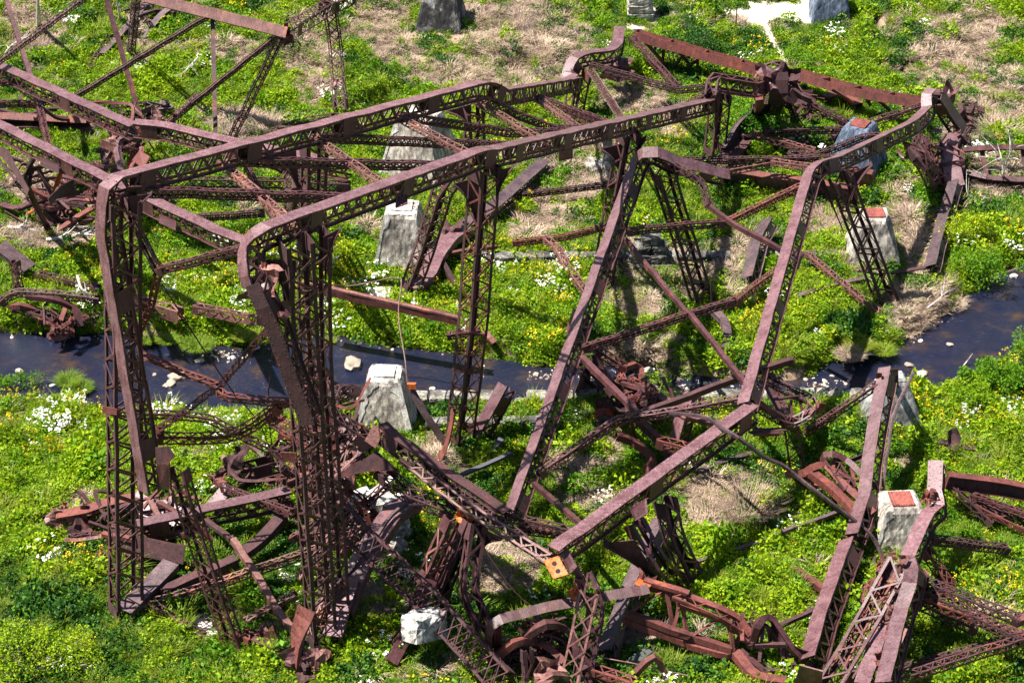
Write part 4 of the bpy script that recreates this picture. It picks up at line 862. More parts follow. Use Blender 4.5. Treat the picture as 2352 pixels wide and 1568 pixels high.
# ---- heap at the foot of the left legs
T36 = Thing('box_column', 'long riveted column lying behind the left leg feet with a broken open end in the grass at left', 'column', P('G900,600,g0'))
column(T36, 'G930,540,g1.2 G1330,450 G1960,310,g1.8', w=.8, d=.9); column(T36, 'G385,470,g.9 G560,440 G700,390,g1.1 G900,350,g1.2', w=.8, d=.7, m='rust'); crumple(T36, 'G370,460,g1', (.9, .9), 'tan', 111, .1); crumple(T36, 'G540,560,g.7', (1.2, 1.0), 'dark', 112, .15)
flange_plate(T36, 'G740,590,g1.3 G960,645 G1240,700,g1.2', w=.9, lip=.3, m='dark', up=(.3, -.9, .4)); flange_plate(T36, 'G880,320,g1.2 G1000,390 G1110,400 G1230,470,g1.1', w=1.0, lip=.2, m='cover', up=(0, -.5, .8))
bar(T36, 'G1060,350,g1.4 G1230,440,g1.3', w=.25, d=.2, m='rust')
T37 = Thing('twisted_steel', 'dark pile of torn plates and bent rusty bars between the feet of the left legs', 'wreckage', P('G950,600,g0'))
tangle(T37, 'G760,560,g0', 20, 1.6, 51, h=1.2); tangle(T37, 'G1110,520,g.2', 24, 1.4, 52, m=('rust', 'paint', 'tan'), h=1.3); tangle(T37, 'G990,780,g0', 12, .8, 53, m=('rust', 'paint'), h=.8); tangle(T37, 'G680,700,g0', 9, .9, 54, h=.6); tangle(T37, 'G520,440,g.3', 9, 1.1, 55, h=.6)
T38 = Thing('x_laced_leg', 'cross-laced leg leaning from the cut corner column down to the grass at lower left', 'leg', P('G1560,1300,g0'))
lattice(T38, 'G1190,125,y74.6 G1320,560,y74 G1575,1320,g0', w=.95, d=.5, up=(-.5, -.8, .25), m='paint', xx='tb', pitch=.62, a=.12, lw=.05, r=2)
T39 = Thing('lattice_strut', 'long lattice strut resting low from the left leg foot toward the centre', 'strut'); lattice(T39, 'G940,1055,g.4 G1500,880,g1 G2352,590,g1.6 H180,470,g2', w=.35, d=.4, m='tan')
T40 = Thing('steel_tube', 'brown bent tube leaning down to the foot of the central legs', 'beam'); bar(T40, 'G1565,600,g1.6 G1700,800,g1.3 G1880,1100 G2000,1250,g.7', w=.3, d=.3, m='tan', curve=False)
T41 = Thing('lattice_strut', 'short narrow lattice strut by the pale puddle at lower left', 'strut'); lattice(T41, 'G1040,1045,g.6 G1120,1090,g.5 G1370,1250,g.2', w=.35, d=.3)
T42 = Thing('lattice_strut', 'thin light lattice strut in the weeds left of the central leg feet', 'strut'); lattice(T42, 'G1650,1150,g.3 G1830,1050,g.5 G1990,965,g1', w=.35, d=.3, m='tan')
T43 = Thing('steel_beam', 'twisted brown beam ending at the crushed foot of the central legs', 'beam'); lattice(T43, 'G1610,1215,g.6 G1700,1270,g.6', w=.5, d=.3, m='rust'); bar(T43, 'G1700,1270,g.6 G1950,1385,g.5', w=.35, d=.3, m='paint', curve=False); crumple(T43, 'G1790,1260,g.5', (1.1, .8), 'rust', 121, .1)
T44 = Thing('column_end', 'grey riveted plank-like column end lying between the two feet of the left leg', 'column'); flange_plate(T44, 'G830,1075,g.9 G945,960,g.9 G1150,750,g1', w=.9, lip=.4, m='grey')
T45 = Thing('steel_beam', 'shadowed dark beam lying behind the cross-laced leaning leg', 'beam'); bar(T45, 'G1090,960,g.6 G1590,740,g.8', w=.5, d=.5, m='dark', curve=False); bar(T45, 'G1090,940,g1 G1100,1000,g.3', w=.2, d=.2, m='grey'); bar(T45, 'G1600,720,g1 G1760,600,g1.2 G1900,440,g1.5', w=.6, d=.4, m='dark')
T46 = Thing('torn_plate', 'narrow riveted plate standing in yellow flowers near the crumpled girder end', 'plate'); flange_plate(T46, 'G1540,240,g1.2 G1400,400,g.6', w=.75, lip=.2, m='cover')
T47 = Thing('lattice_girder', 'crumpled black-red girder end with a torn orange edge among flowers left of the central legs', 'girder', P('G1550,150,g0'))
column(T47, 'G1890,80,g2 G1600,150,g1.3', w=1.3, d=.7, m='dark', cover=False); crumple(T47, 'G1590,60,g2.4', (1.4, .8), 'dark', 131, .15); crumple(T47, 'G1470,200,g.9', (.9, 1.0), 'rust', 132, .15); tangle(T47, 'G1560,170,g.6', 10, .8, 56, m=('dark', 'paint', 'tan')); plate(T47, 'G1430,170,g1.4 G1475,240,g1 G1475,280,g.3 G1440,220,g.7', m='rust')
T48 = Thing('twisted_steel', 'dense tangle of lattice scraps behind and between the central lattice legs', 'wreckage', P('G2100,300,g0'))
tangle(T48, 'G2080,300,g.6', 30, 2.0, 57, h=3.4, m=('paint', 'rust', 'tan', 'dark')); tangle(T48, 'G2220,420,g0', 22, 2.0, 58, h=2.2, m=('paint', 'tan', 'dark')); tangle(T48, 'D2200,1480,g1', 20, 2.0, 59, h=3, m=('paint', 'rust', 'dark')); tangle(T48, 'G1780,230,g0', 8, .9, 60, m=('rust', 'paint'))
lattice(T48, 'G1960,250,3.6 G2140,180,3.4 G2340,60,4', w=.7, d=.4, m='tan', pitch=.6); lattice(T48, 'G2000,600,1 G2352,560,1.2', w=.4, d=.4, m='rust')
T49 = Thing('crushed_plates', 'folded plum-coloured plates crushed at the foot of the central legs', 'plate', P('G2100,1450,g0'))
crumple(T49, 'G2000,1400,g.8', (.9, 1.4), 'paint', 141, .1); crumple(T49, 'G2050,1520,g.4', (1.0, .7), 'dark', 142, .1); crumple(T49, 'G2140,1380,g.9', (1.0, .9), 'tan', 143, .12); tangle(T49, 'G2120,1500,g0', 7, .7, 61, m=('dark', 'paint'))
flange_plate(T49, 'G2352,850,g2 G2290,1050,g1.4 G2230,1250,g.9', w=.9, lip=.3, m='cover')
rod(T49, 'G1820,1360,g.4 G1880,1335,g.6 G1950,1340,g.4', .03)

# ---- bottom: looping frames
T50 = Thing('twisted_girders', 'looping curled girders at the bottom edge with a long bent channel arm', 'wreckage', P('H1300,1300,g0'))
bar(T50, 'H1045,1360,g1 H1050,1180,2.6 H1090,1150,2.8 H1400,1070 H2090,945,3.2', w=.55, d=.5, m='paint', curve=False, r=.5); bar(T50, 'H1080,1180,2.6 H1075,1400,g.6', w=.2, d=.3, m='rust')
for s, m_2 in (('H1060,1395,g1 H1190,1290,2 H1330,1275 H1460,1350 H1530,1420,1', 'rust'), ('H1270,1250,2 H1400,1165,2.8 H1520,1190 H1580,1260 H1600,1400,1', 'paint')):
    bar(T50, s, w=.45, d=.3, m=m_2, name='curled_flange')
lattice(T50, 'H1080,1420,g.4 H1250,1380,1 H1450,1480,g.3', w=.6, d=.5, m='dark', curve=True); lattice(T50, 'H1290,1240,1.8 H1440,1240,2 H1550,1340,1', w=.6, d=.5, m='dark', curve=True)
leg(T50, 'H1270,1330,1.8 H1290,1590,g0', .4, .4, 20); tangle(T50, 'H1400,1330,g.2', 12, 1.2, 62, m=('rust', 'paint', 'dark'), h=1.6); tangle(T50, 'H1150,1480,g0', 10, 1.0, 63, m=('dark', 'paint'))
crumple(T50, 'H1430,1480,1.4', (1.1, 1.2), 'tan', 151, .2); crumple(T50, 'H1360,1510,1.2', (.8, .7), 'tan', 152, .18); lattice(T50, 'H1700,1460,g1 H1850,1510 H2000,1570,g1', w=.5, d=.35, m='rust'); bar(T50, 'H1600,1470,g.6 H1850,1530,g.5', w=.6, d=.3, m='dark')
bar(T50, 'H1960,1540,g.6 H2110,1390,g1.6 H2170,1440 H2220,1570,g.2', w=.3, d=.25, m='rust'); rod(T50, 'H1700,1370,1.5 H2352,1510,1', .03, 'tan')
T51 = Thing('lattice_girder', 'orange-brown trussed girder sagging into a knot, then looping up, at the lower right of centre', 'girder', P('I100,1150,g0'))
bar(T51, 'H2050,885,3 H2352,1010 I0,1010,2.8 I300,1120,2.4 I460,1230 I510,1280,1.6', w=.3, d=.3, m='rust', name='top_chord'); bar(T51, 'H2060,870,3.4 H2352,960 I0,940,3.2 I300,1060,2.8 I440,1130 I520,1240,1.8', w=.3, d=.2, m='rust', name='top_chord')
bar(T51, 'H1925,1135,1.6 H2352,1290 I0,1270,1 I300,1360 I420,1370,.9', w=.35, d=.3, m='rust', name='bottom_chord'); bar(T51, 'H1950,1100,2 H2352,1240 I0,1210,1.4 I390,1340,1.2', w=.3, d=.3, m='rust', name='bottom_chord')
A1 = pts('H2060,880,3.2 H2352,990 I0,975,3 I300,1090,2.6 I460,1200,1.8'); B1 = pts('H1930,1120,1.8 H2352,1260 I0,1240,1.2 I300,1350 I400,1360,1.1')
A1, B1 = resample(catmull(A1), 1.1), resample(catmull(B1), 1.1); nn = min(len(A1), len(B1))
for i in range(nn-1):
    a, b2 = (A1[i], B1[i+1]) if i % 2 else (A1[i+1], B1[i]); bar(T51, [a, a.lerp(b2, .5)+Vector((.05, 0, .05)), b2], w=.16, d=.12, m='rust', name='web_bar')
lattice(T51, 'I0,960,3.2 I300,1080,2.8 I450,1180,2', w=.7, d=.15, m='rust', faces='t', pitch=.6); crumple(T51, 'H2060,900,3.2', (.9, .7), 'rust', 161, .1); bar(T51, 'H2010,880,3.4 H2100,920,3.3', w=.5, d=.1, m='orange', L=False)
bar(T51, 'I410,1360,1 I560,1520 I750,1555,g.6', w=.45, d=.35, m='rust', name='curled_flange'); bar(T51, 'I440,1350,1 I650,1530,g.4', w=.3, d=.3, m='paint'); bar(T51, 'I530,1270,1.6 I570,1150,2.6 I630,1130 I700,1210 I790,1350,1.4 I900,1450,g.5', w=.45, d=.3, m='paint', name='curled_flange')
bar(T51, 'I540,1280,1.2 I620,1160,2.4 I640,1300,1', w=.25, d=.2, m='paint'); bar(T51, 'I490,1310,1.4 I750,1305,1.6', w=.2, d=.2, m='dark'); bar(T51, 'I640,1180,2 I740,1350,1 I820,1480,g.5', w=.25, d=.3, m='dark'); bar(T51, 'I640,1480,g.6 I830,1490,g.6', w=.2, d=.2, m='dark')
tangle(T51, 'I480,1250,1.2', 10, .6, 64, m=('rust', 'paint'), h=.8); bar(T51, 'I730,1270,1.6 I740,1490,g.3', w=.15, d=.15, m='dark'); bar(T51, 'I600,1170,2 I570,1460,g.4', w=.15, d=.15); knee(T51, 'I890,1420,1', 'I790,1310,1.6', 'I960,1350,1.2', m='dark')
T52 = Thing('end_plate', 'pale red riveted square plate with one hole, cut by the bottom edge', 'plate'); plate(T52, 'I845,1438,3.4 I1000,1480,3.4 I985,1640,y68.3 I800,1590,y68.6', m='tan', th=.06, holes=((.5, .38, .1),))
T53 = Thing('box_column', 'dark riveted column lying in shadow and grass below the lower beam of the inclined frame', 'column'); column(T53, 'H2180,480,g1.6 H2060,720,g1.3 H1950,1000 H1810,1370,g.7', w=.95, d=.6, up=(-.5, -.2, .8), m='grey')
# ---- right column falling from the far pedestal to the bottom
T54 = Thing('box_column', 'long broken column leaning past the right riverside pedestal down toward the bottom edge', 'column', P('I1190,640,g0'))
column(T54, 'F1440,985,4.7 F1360,1400,3.2 I1300,330,1.9 I1215,600,1.4', up=(-.6, -.3, .8), w=.9, d=.8); column(T54, 'I1190,640,1.3 I1000,1180,1.2 I930,1440,1', up=(-.6, 0, .8), w=1.1, d=.9)
plate(T54, 'F1455,970,5.2 F1505,965,5.2 F1510,1080,y91 F1450,1050,y90.6', m='paint'); bar(T54, 'F1380,1000,5 F1375,1040,4.6', w=.3, d=.2, m='rust'); lattice(T54, 'F1370,1070,4.4 F1130,1230,3.2 F880,1400,g.6', w=.35, d=.35, m='paint')
knee(T54, 'I1320,80,2.6', 'F1340,1500,3', 'I1180,70,2.4', k=.3); bar(T54, 'I770,160,g1 I880,150 I920,120,2.6 I1010,110 I1120,220 I1340,430,1.6', w=.4, d=.35, m='rust', name='curled_flange')
bar(T54, 'I1010,70,2.2 I1040,20,3 I1150,60 I1270,180 I1390,270,1.8', w=.4, d=.3, name='curled_flange'); bar(T54, 'I920,150,2.4 I1130,320 I1210,430 I1190,620,1.2', w=.45, d=.35, m='rust', name='curled_flange')
bar(T54, 'I840,200,g.6 I940,240 I1000,230 I1010,200,1', w=.25, d=.2, m='rust'); lattice(T54, 'I1040,60,2.6 I1180,270,2', w=.7, d=.4, m='paint'); 
for s in ('I1090,40,2.8 I1060,170,2', 'I1040,110,2.6 I1200,200,2.2', 'I1180,80,2.6 I1230,290,1.8', 'I1150,210,2.2 I1290,190,2', 'I880,140,2.4 I930,230,1', 'I960,130,2.4 I870,200,1'): bar(T54, s, w=.16, d=.12, m='rust', name='web_bar')
rod(T54, 'F1610,990,5.4 F1475,1280,4.2 F1440,1500,3 I1425,60 I1380,545,g.2', .09, 'grey'); bar(T54, 'I1250,620,1 I1300,560,1.4 I1330,470,1', w=.3, d=.2, m='dark'); crumple(T54, 'I1290,480,1.2', (1, .7), 'dark', 171, .15)
T55 = Thing('steel_rail', 'long curved rail arching over the lower beam down to the rusty-capped pedestal at lower right', 'rail'); bar(T55, 'F-30,1262,4.2 F200,1290,5.8 F400,1410,6.6 F620,1562,5 I760,120,4 I1000,310,3 I1250,500,1.8 I1360,620 I1415,755,g.2', w=.14, d=.14, m='grey', L=False, name='rail')
T56 = Thing('steel_rail', 'straight weathered rail half sunk in the grass at the lower right', 'rail'); bar(T56, 'I80,770,g.3 I500,640,g.3 I860,500 I1200,385,g.4', w=.2, d=.2, m='grey', L=False, curve=False, name='rail')
T57 = Thing('steel_rail', 'short dark rail piece rising to the long fallen column', 'rail'); bar(T57, 'I700,1185,g.6 I1025,1030,g1', w=.2, d=.2, m='dark', L=False, curve=False, name='rail')
T58 = Thing('steel_channel', 'rusty channel sloping through grass to the middle of the long fallen column', 'beam'); bar(T58, 'I790,790,g.2 I880,850 I1060,965,g.8', w=.35, d=.3, m='rust')
T59 = Thing('steel_rail', 'thin dark rail lying along the gap left of the rusty-capped pedestal', 'rail'); bar(T59, 'I1350,700,g.2 I1310,900 I1290,1010,g.2', w=.15, d=.15, m='grey', L=False, name='rail')
T60 = Thing('steel_beam', 'old beam crossing the grass behind the lower beam near the curved rail', 'beam'); bar(T60, 'I160,150,g.3 I330,80,g.3 I640,-10,g.3', w=.3, d=.25, m='grey', L=False, curve=False)
# ---- right bottom corner
T61 = Thing('crushed_tower', 'crushed column pair with torn edges and exposed lattice at the lower right corner', 'tower wreck', P('I1500,1200,g0'))
column(T61, 'I1765,80,4.6 I1755,300,3.6 I1790,390,3.3 I1700,470,3.4 I1580,745,3', up=(-.3, -.5, .8), w=.9, d=.7, r=.7); column(T61, 'I1590,770,4 I1625,800,4.4 I1615,900,3.8 I1550,1080,3.2 I1420,1600,2.6', up=(-.3, -.6, .8), w=.9, d=.8, r=1)
column(T61, 'I1440,1100,2.2 I1270,1600,1.6', up=(-.3, -.3, .9), w=.9, d=.7); lattice(T61, 'I1530,760,4.2 I1330,1130,2.4 I1050,1600,1.4', w=1.1, d=.8, m='paint', pitch=.9, a=.14, lw=.09); lattice(T61, 'I1460,850,3.4 I1220,1250,2 I1100,1480,1.4', w=.6, d=.5, m='rust')
lattice(T61, 'I1640,790,3.6 I1480,1060 I1340,1300,2', w=.6, d=.3, m='rust'); rod(T61, 'I1480,780,3 I1300,1100 I1220,1300 I1010,1560,g.5', .09, 'dark'); bar(T61, 'I1560,1200,3.4 I1480,1400,3', w=.12, d=.12, m='tan')
plate(T61, 'I1500,770,4.4 I1560,740,4.5 I1500,880,3.8 I1430,880,3.6', m='tan')
for k, (s, z, mm_2) in enumerate((('I1540,750', 4.6, 'tan'), ('I1410,860', 3.2, 'rust'), ('I1500,960', 3.6, 'paint'), ('I1460,1080', 3.2, 'tan'), ('I1380,960', 2.8, 'rust'), ('I1450,1230', 3, 'rust'), ('I1390,1390', 2.4, 'rust'), ('I1740,300', 3.9, 'rust'), ('I1700,320', 3.7, 'rust'), ('I1760,400', 3.5, 'paint'), ('I1680,850', 3, 'tan'))):
    crumple(T61, s+',%g' % z, (.6, .4), mm_2, 200+k, .12)
tangle(T61, 'I1400,930,2', 12, .8, 65, m=('rust', 'paint', 'tan'), h=1.2)
for s, w_, mm_2, xx in (('I1650,870,3 I2330,1145,2.4', .5, 'dark', 'tr'), ('I1640,925,2.8 I2320,1265,2', .5, 'dark', 'tr'), ('I1610,1015,2.4 I2030,1200,1.2', .5, 'dark', 't'), ('I1615,985,2.6 I2352,1250,2', .35, 'rust', ''), ('I1690,665,2.4 I1865,930,g.6', .55, 'rust', 't'), ('I1720,595,2.4 I1900,620,2 I2240,665,g.7', .4, 'dark', 'r'),
        ('I1480,1550,1.8 I1900,1410,1.9 I2340,1270,2', .4, 'paint', ''), ('I1490,1480,g.5 I2352,1240,g.6', .3, 'dark', '')):
    lattice(T61, s, w=w_, d=.4, m=mm_2, xx=xx)
bar(T61, 'I2300,1150,2.4 I2400,1120,2.6', w=.4, d=.3, m='rust'); crumple(T61, 'I2310,1260,2', (.7, .5), 'rust', 215, .1)
T62 = Thing('plate_girder', 'dark red plate girder running off the right edge above the rusty-capped pedestal', 'girder', P('I2100,300,g0'))
girder(T62, 'I1835,200,g2 I2080,230,g1.8 I2420,290,g1.5', .8, .45, m='rust', web='dark', gap=30, curve=True); lattice(T62, 'I1835,205,g1.8 I2150,485,g.6', w=.5, d=.35, m='dark'); lattice(T62, 'I2010,300,g1.6 I2380,430,g1.4', w=.3, d=.2, m='paint')
lattice(T62, 'I2000,320,g1.2 I2200,440 I2400,520,g.6', w=.8, d=.3, m='rust', pitch=.8); bar(T62, 'I2000,320,g1 I2140,420 I2400,480,g.5', w=.6, d=.3, m='dark')
T62b = Thing('steel_scrap', 'dark flat scrap lying among white flowers at the right edge', 'scrap'); bar(T62b, 'F1730,1450,g.4 F1900,1480 F2080,1520,g.3', w=.5, d=.2, m='dark'); crumple(T62b, 'F1880,1480,g.5', (1.6, .8), 'dark', 216, .1)
# ---- left middle by the river
T63 = Thing('twisted_girder', 'curled rusty girder loops overhanging the river at the left edge', 'girder', P('D350,620,g0'))
lattice(T63, 'D0,530,g1 D60,480 D130,450,g1.6 D400,470 D670,500,g1.4', w=.35, d=.45, m='paint', xx='r', curve=False); lattice(T63, 'D100,240,g3 D130,440,g1.4', w=.4, d=.4, m='paint', up=(-.4, -.8, .3), xx='t')
for s, m_2 in (('D70,550,g.8 D150,545,g1 D330,600 D450,650 D480,760,g.2', 'rust'), ('D180,480,g1.4 D350,500,g1.4 D500,560 D550,660,g.4', 'paint'), ('D250,640,g.5 D350,660 D450,740,g.2', 'rust'), ('D340,770,g.3 D450,740,g.6 D480,700,g1', 'tan'), ('D450,560,g1.2 D420,640,g.6', 'rust'), ('D520,590,g1 D540,680,g.3', 'paint')):
    bar(T63, s, w=.35, d=.28, m=m_2, name='curled_flange')
lattice(T63, 'D100,560,g.5 D300,610,g.6 D430,690,g.3', w=.5, d=.3, m='dark', curve=True); tangle(T63, 'D400,680,g.1', 9, 1.2, 66, m=('rust', 'paint', 'dark'), h=.8)
flange_plate(T63, 'D0,130,g1.8 D60,180,g1.6 D200,290,g1', w=1.0, lip=.3, m='grey')
T64 = Thing('lattice_girder', 'broken lattice girder lying in flowers behind the left legs, its open end over the water', 'girder'); lattice(T64, 'D250,330,g.6 D660,420,g.8', w=.45, d=.3, m='paint'); lattice(T64, 'D900,515,g1 D1215,605,g.8', w=.6, d=.75, m='tan', pitch=.8, a=.12, lw=.1)
T65 = Thing('lattice_strut', 'dark cross-laced strut leaning on the left side of the white-topped riverside pedestal', 'strut'); lattice(T65, 'D2210,1215,g.9 E0,1180,g1.2 E150,1110,g1.8', w=.3, d=.4, m='dark', xx='r')

# cross bars between the two central legs, and loose diagonals round their feet
for k in range(11):
    z = 1.2+k*1.75; f = z/21; a = P('D1990,100,y73').lerp(P('G2150,1150,y73'), 1-f); b2 = P('D2110,60,y74.4').lerp(P('G2245,1050,y74.4'), 1-f)
    a.z, b2.z = z, z+(1.5 if k % 2 else -.7); bar(T1, [a, b2], w=.14, d=.12, m='dark' if k % 2 else 'tan', curve=False, name='diagonal_bar')
    if k % 3: bar(T1, [Vector((a.x, a.y, z+1.4)), Vector((b2.x, b2.y, z-.2))], w=.1, d=.1, m='paint', curve=False, name='diagonal_bar')
for s, m_2 in (('G1900,120,4 G2352,420,1', 'dark'), ('G1500,250,1.4 G1960,420,2.4', 'paint'), ('D1880,1400,4.4 G2300,120,3', 'rust'), ('G2060,60,5 G2352,230,3.6', 'paint'), ('G1960,600,1 G2330,330,3.4', 'tan'), ('G2020,860,.8 G2240,560,2.6', 'tan'), ('G2090,1240,.6 G2240,900,2.2', 'tan'), ('G2080,1120,1 G2300,860,2.4', 'paint'), ('H0,560,1.6 H330,220,3.6', 'dark'), ('H20,700,1 H120,560,2', 'tan'), ('H150,560,g1 H0,640,g.6', 'tan')):
    lattice(T48, s, w=.3, d=.35, m=m_2, curve=False)
for s, m_2 in (('G700,440,g1.8 G930,330,g1.4', 'dark'), ('G640,780,g.4 G760,810,g.5', 'rust'), ('G690,560,g1.4 G900,600,g1.6', 'rust'), ('G1280,440,g1.8 G1420,600,g.6', 'rust'), ('G1330,430,g1.6 G1560,600,g1.4', 'dark'), ('G1010,340,g1.6 G1090,490,g1.2', 'tan')):
    bar(T37, s, w=.25, d=.2, m=m_2, curve=False, name='bent_angle')
for s in ('F700,1020,5 F880,1180,4.6', 'F600,1050,5.2 F720,1290,4.2', 'F660,1170,4.8 F870,1150,4.7', 'F780,1130,4.8 F800,1330,3.6', 'F840,1150,4.6 F870,1290,3.8'): bar(T2, s, w=.12, d=.1, m='paint', curve=False, name='diagonal_bar')

tangle(T15, 'C1700,1130,g.3', 16, 1.6, 301, m=('paint', 'dark', 'rust'), h=1.6); tangle(T15, 'C1890,1000,g.3', 8, .9, 302, m=('paint', 'dark'), h=1.4); tangle(T12, 'C1150,960,g.2', 8, 1.4, 303, m=('dark', 'paint'), h=1.2); tangle(T10, 'C850,760,g.1', 10, 1.3, 304, m=('paint', 'dark'), h=1.4)
for s in ('C1700,760,g3 C1600,1010,g.8', 'C1640,980,g2.4 C1800,1240,g.3', 'C1690,930,g2 C1740,1100,g.8', 'C700,680,g2.4 C830,740,g.4', 'C760,640,g3 C810,790,g.4'): lattice(T15 if float(s[1:5].strip(',')) > 1000 else T10, s, w=.35, d=.35, m='dark')

# ================================================================ concrete, stone, plants, odds and ends
def concrete(name, light, mid, dark, blue=0):
    m, n, l, b = mat(name)
    g = n.new('ShaderNodeNewGeometry').outputs['Position']; tc = n.new('ShaderNodeTexCoord')
    n1 = noise(n, l, g, 1.0, 7, .7); r1 = ramp(n, [(.40, dark), (.50, mid), (.60, light)]); l.new(n1.outputs[0], r1.inputs[0])
    mp = n.new('ShaderNodeMapping'); mp.inputs['Scale'].default_value = (1, 1, .12); l.new(g, mp.inputs[0])
    n2 = noise(n, l, mp.outputs[0], 4.5, 5, .65); r2 = ramp(n, [(.38, (.35, .35, .36)), (.62, (1.1, 1.1, 1.1))]); l.new(n2.outputs[0], r2.inputs[0])
    n3 = noise(n, l, g, 16, 5, .7); r3 = ramp(n, [(.36, (.35, .34, .33)), (.5, (1, 1, 1))]); l.new(n3.outputs[0], r3.inputs[0])
    c = mixc(n, l, 1.0, r1.outputs[0], r2.outputs[0], 'MULTIPLY'); c = mixc(n, l, .8, c, r3.outputs[0], 'MULTIPLY')
    l.new(c, b.inputs['Base Color']); b.inputs['Roughness'].default_value = .9
    bp = n.new('ShaderNodeBump'); bp.inputs['Strength'].default_value = .35; bp.inputs['Distance'].default_value = .02
    l.new(n3.outputs[0], bp.inputs['Height']); l.new(bp.outputs[0], b.inputs['Normal']); return m
M['conc'] = concrete('worn_concrete', (.66, .60, .52), (.46, .41, .35), (.24, .21, .18))
M['conc_dark'] = concrete('black_stained_concrete', (.42, .40, .38), (.06, .055, .055), (.02, .02, .022))
M['conc_blue'] = concrete('blue_grey_concrete', (.20, .25, .34), (.11, .15, .22), (.06, .08, .13))
M['wash'] = concrete('pale_limewash', (.82, .80, .74), (.70, .66, .60), (.30, .27, .24))
M['stone'] = concrete('wall_stone', (.22, .21, .18), (.10, .095, .085), (.03, .03, .028))
M['greyc'] = concrete('smooth_grey_concrete', (.40, .40, .38), (.24, .24, .23), (.13, .13, .13))
M['ledge'] = concrete('river_wall_stone', (.34, .32, .27), (.20, .185, .16), (.07, .065, .055))
M['cap'] = steel('rusty_bearing_plate', (.26, .07, .05), (.14, .035, .03), (.35, .09, .04), .6, .7)
m_, n_, l_, b_ = mat('river_stones'); oi_ = n_.new('ShaderNodeObjectInfo'); r_ = ramp(n_, [(.0, (.13, .10, .08)), (.5, (.34, .28, .22)), (1, (.62, .56, .48))]); l_.new(oi_.outputs['Random'], r_.inputs[0]); l_.new(r_.outputs[0], b_.inputs['Base Color']); b_.inputs['Roughness'].default_value = .8; M['rock'] = m_
m_, n_, l_, b_ = mat('bleached_wood'); g_ = n_.new('ShaderNodeNewGeometry').outputs['Position']; t_ = noise(n_, l_, g_, 8, 5); r_ = ramp(n_, [(.35, (.26, .23, .21)), (.65, (.66, .62, .58))]); l_.new(t_.outputs[0], r_.inputs[0]); l_.new(r_.outputs[0], b_.inputs['Base Color']); b_.inputs['Roughness'].default_value = .85; M['wood'] = m_
m_, n_, l_, b_ = mat('blue_grey_plank'); b_.inputs['Base Color'].default_value = (.05, .05, .058, 1); b_.inputs['Roughness'].default_value = .8; M['plank'] = m_
m_, n_, l_, b_ = mat('sign_white'); b_.inputs['Base Color'].default_value = (.8, .8, .8, 1); M['sign'] = m_
m_, n_, l_, b_ = mat('post_green'); b_.inputs['Base Color'].default_value = (.02, .06, .04, 1); M['post'] = m_

def block_mesh(name, hx, hy, hz, tx=1.0, ty=1.0, seed=0, amp=.03, n=8, bev=.06):
    """box tapering to tx, ty at the top with rough worn faces; origin at the base centre"""
    rr = random.Random(seed); bm = {}; V = []; Fc = []
    def vid(i, j, k):
        if (i, j, k) in bm: return bm[(i, j, k)]
        a, b_, c_ = 2*i/n-1, 2*j/n-1, k/n; s = c_
        sx, sy = 1+(tx-1)*s, 1+(ty-1)*s; x, y, z = a*hx*sx, b_*hy*sy, c_*hz
        e = (abs(a) == 1)+(abs(b_) == 1)+(c_ == 1)
        if e >= 2: x -= a*bev*.5; y -= b_*bev*.5; z -= (bev*.5 if c_ == 1 else 0)
        q = amp*(1.6 if e >= 2 else 1)
        V.append((x+rr.uniform(-q, q), y+rr.uniform(-q, q), z+rr.uniform(-q, q)*(0 if k == 0 else 1))); bm[(i, j, k)] = len(V)-1; return len(V)-1
    R_ = range(n)
    for i in R_:
        for j in R_:
            Fc.append((vid(i, 0, j), vid(i+1, 0, j), vid(i+1, 0, j+1), vid(i, 0, j+1))); Fc.append((vid(i+1, n, j), vid(i, n, j), vid(i, n, j+1), vid(i+1, n, j+1)))
            Fc.append((vid(0, i+1, j), vid(0, i, j), vid(0, i, j+1), vid(0, i+1, j+1))); Fc.append((vid(n, i, j), vid(n, i+1, j), vid(n, i+1, j+1), vid(n, i, j+1)))
            Fc.append((vid(i, j, n), vid(i+1, j, n), vid(i+1, j+1, n), vid(i, j+1, n)))
    me = bpy.data.meshes.new(name); me.from_pydata(V, [], Fc); me.update(); return me
def pedestal(label, at, bw, tw, h, rz=0, m='conc', cap='cap', seed=0, dz=0, band=None):
    bw *= 1.16; p = gp(*at); e = link('pedestal', None); e.location = (p.x, p.y+bw/2, p.z-.5+dz); e.rotation_euler[2] = R(rz); e['label'] = label; e['category'] = 'pedestal'
    me = block_mesh('concrete_body', bw/2, bw/2, h+.5, tw/bw, tw/bw, seed, .012, 14, .12); me.materials.append(M[m]); link('concrete_body', me, e)
    z = h+.5
    if band:
        me = block_mesh('coping', tw/2+.035, tw/2+.035, .5, .88, .88, seed+1, .03, 6, .12); me.materials.append(M[band]); o = link('coping', me, e); o.location = (0, 0, z-.44); z += .055
    if cap:
        me = block_mesh('bearing_plate', tw*.31, tw*.33, .12, 1, 1, seed+2, .004, 3, .02); me.materials.append(M[cap]); o = link('bearing_plate', me, e); o.location = (0, 0, z-.02)
        if cap == 'cap':
            for k in range(9):
                q = MB(); x = -tw*.29+k*tw*.58/8; q.bar(Vector((x, -tw*.31, .125)), Vector((x, tw*.31, .125)), Vector((.022, 0, 0)), Vector((0, 0, .016))); o = q.build('rib', 'cap', e); o.location = (0, 0, z-.02)
    return e
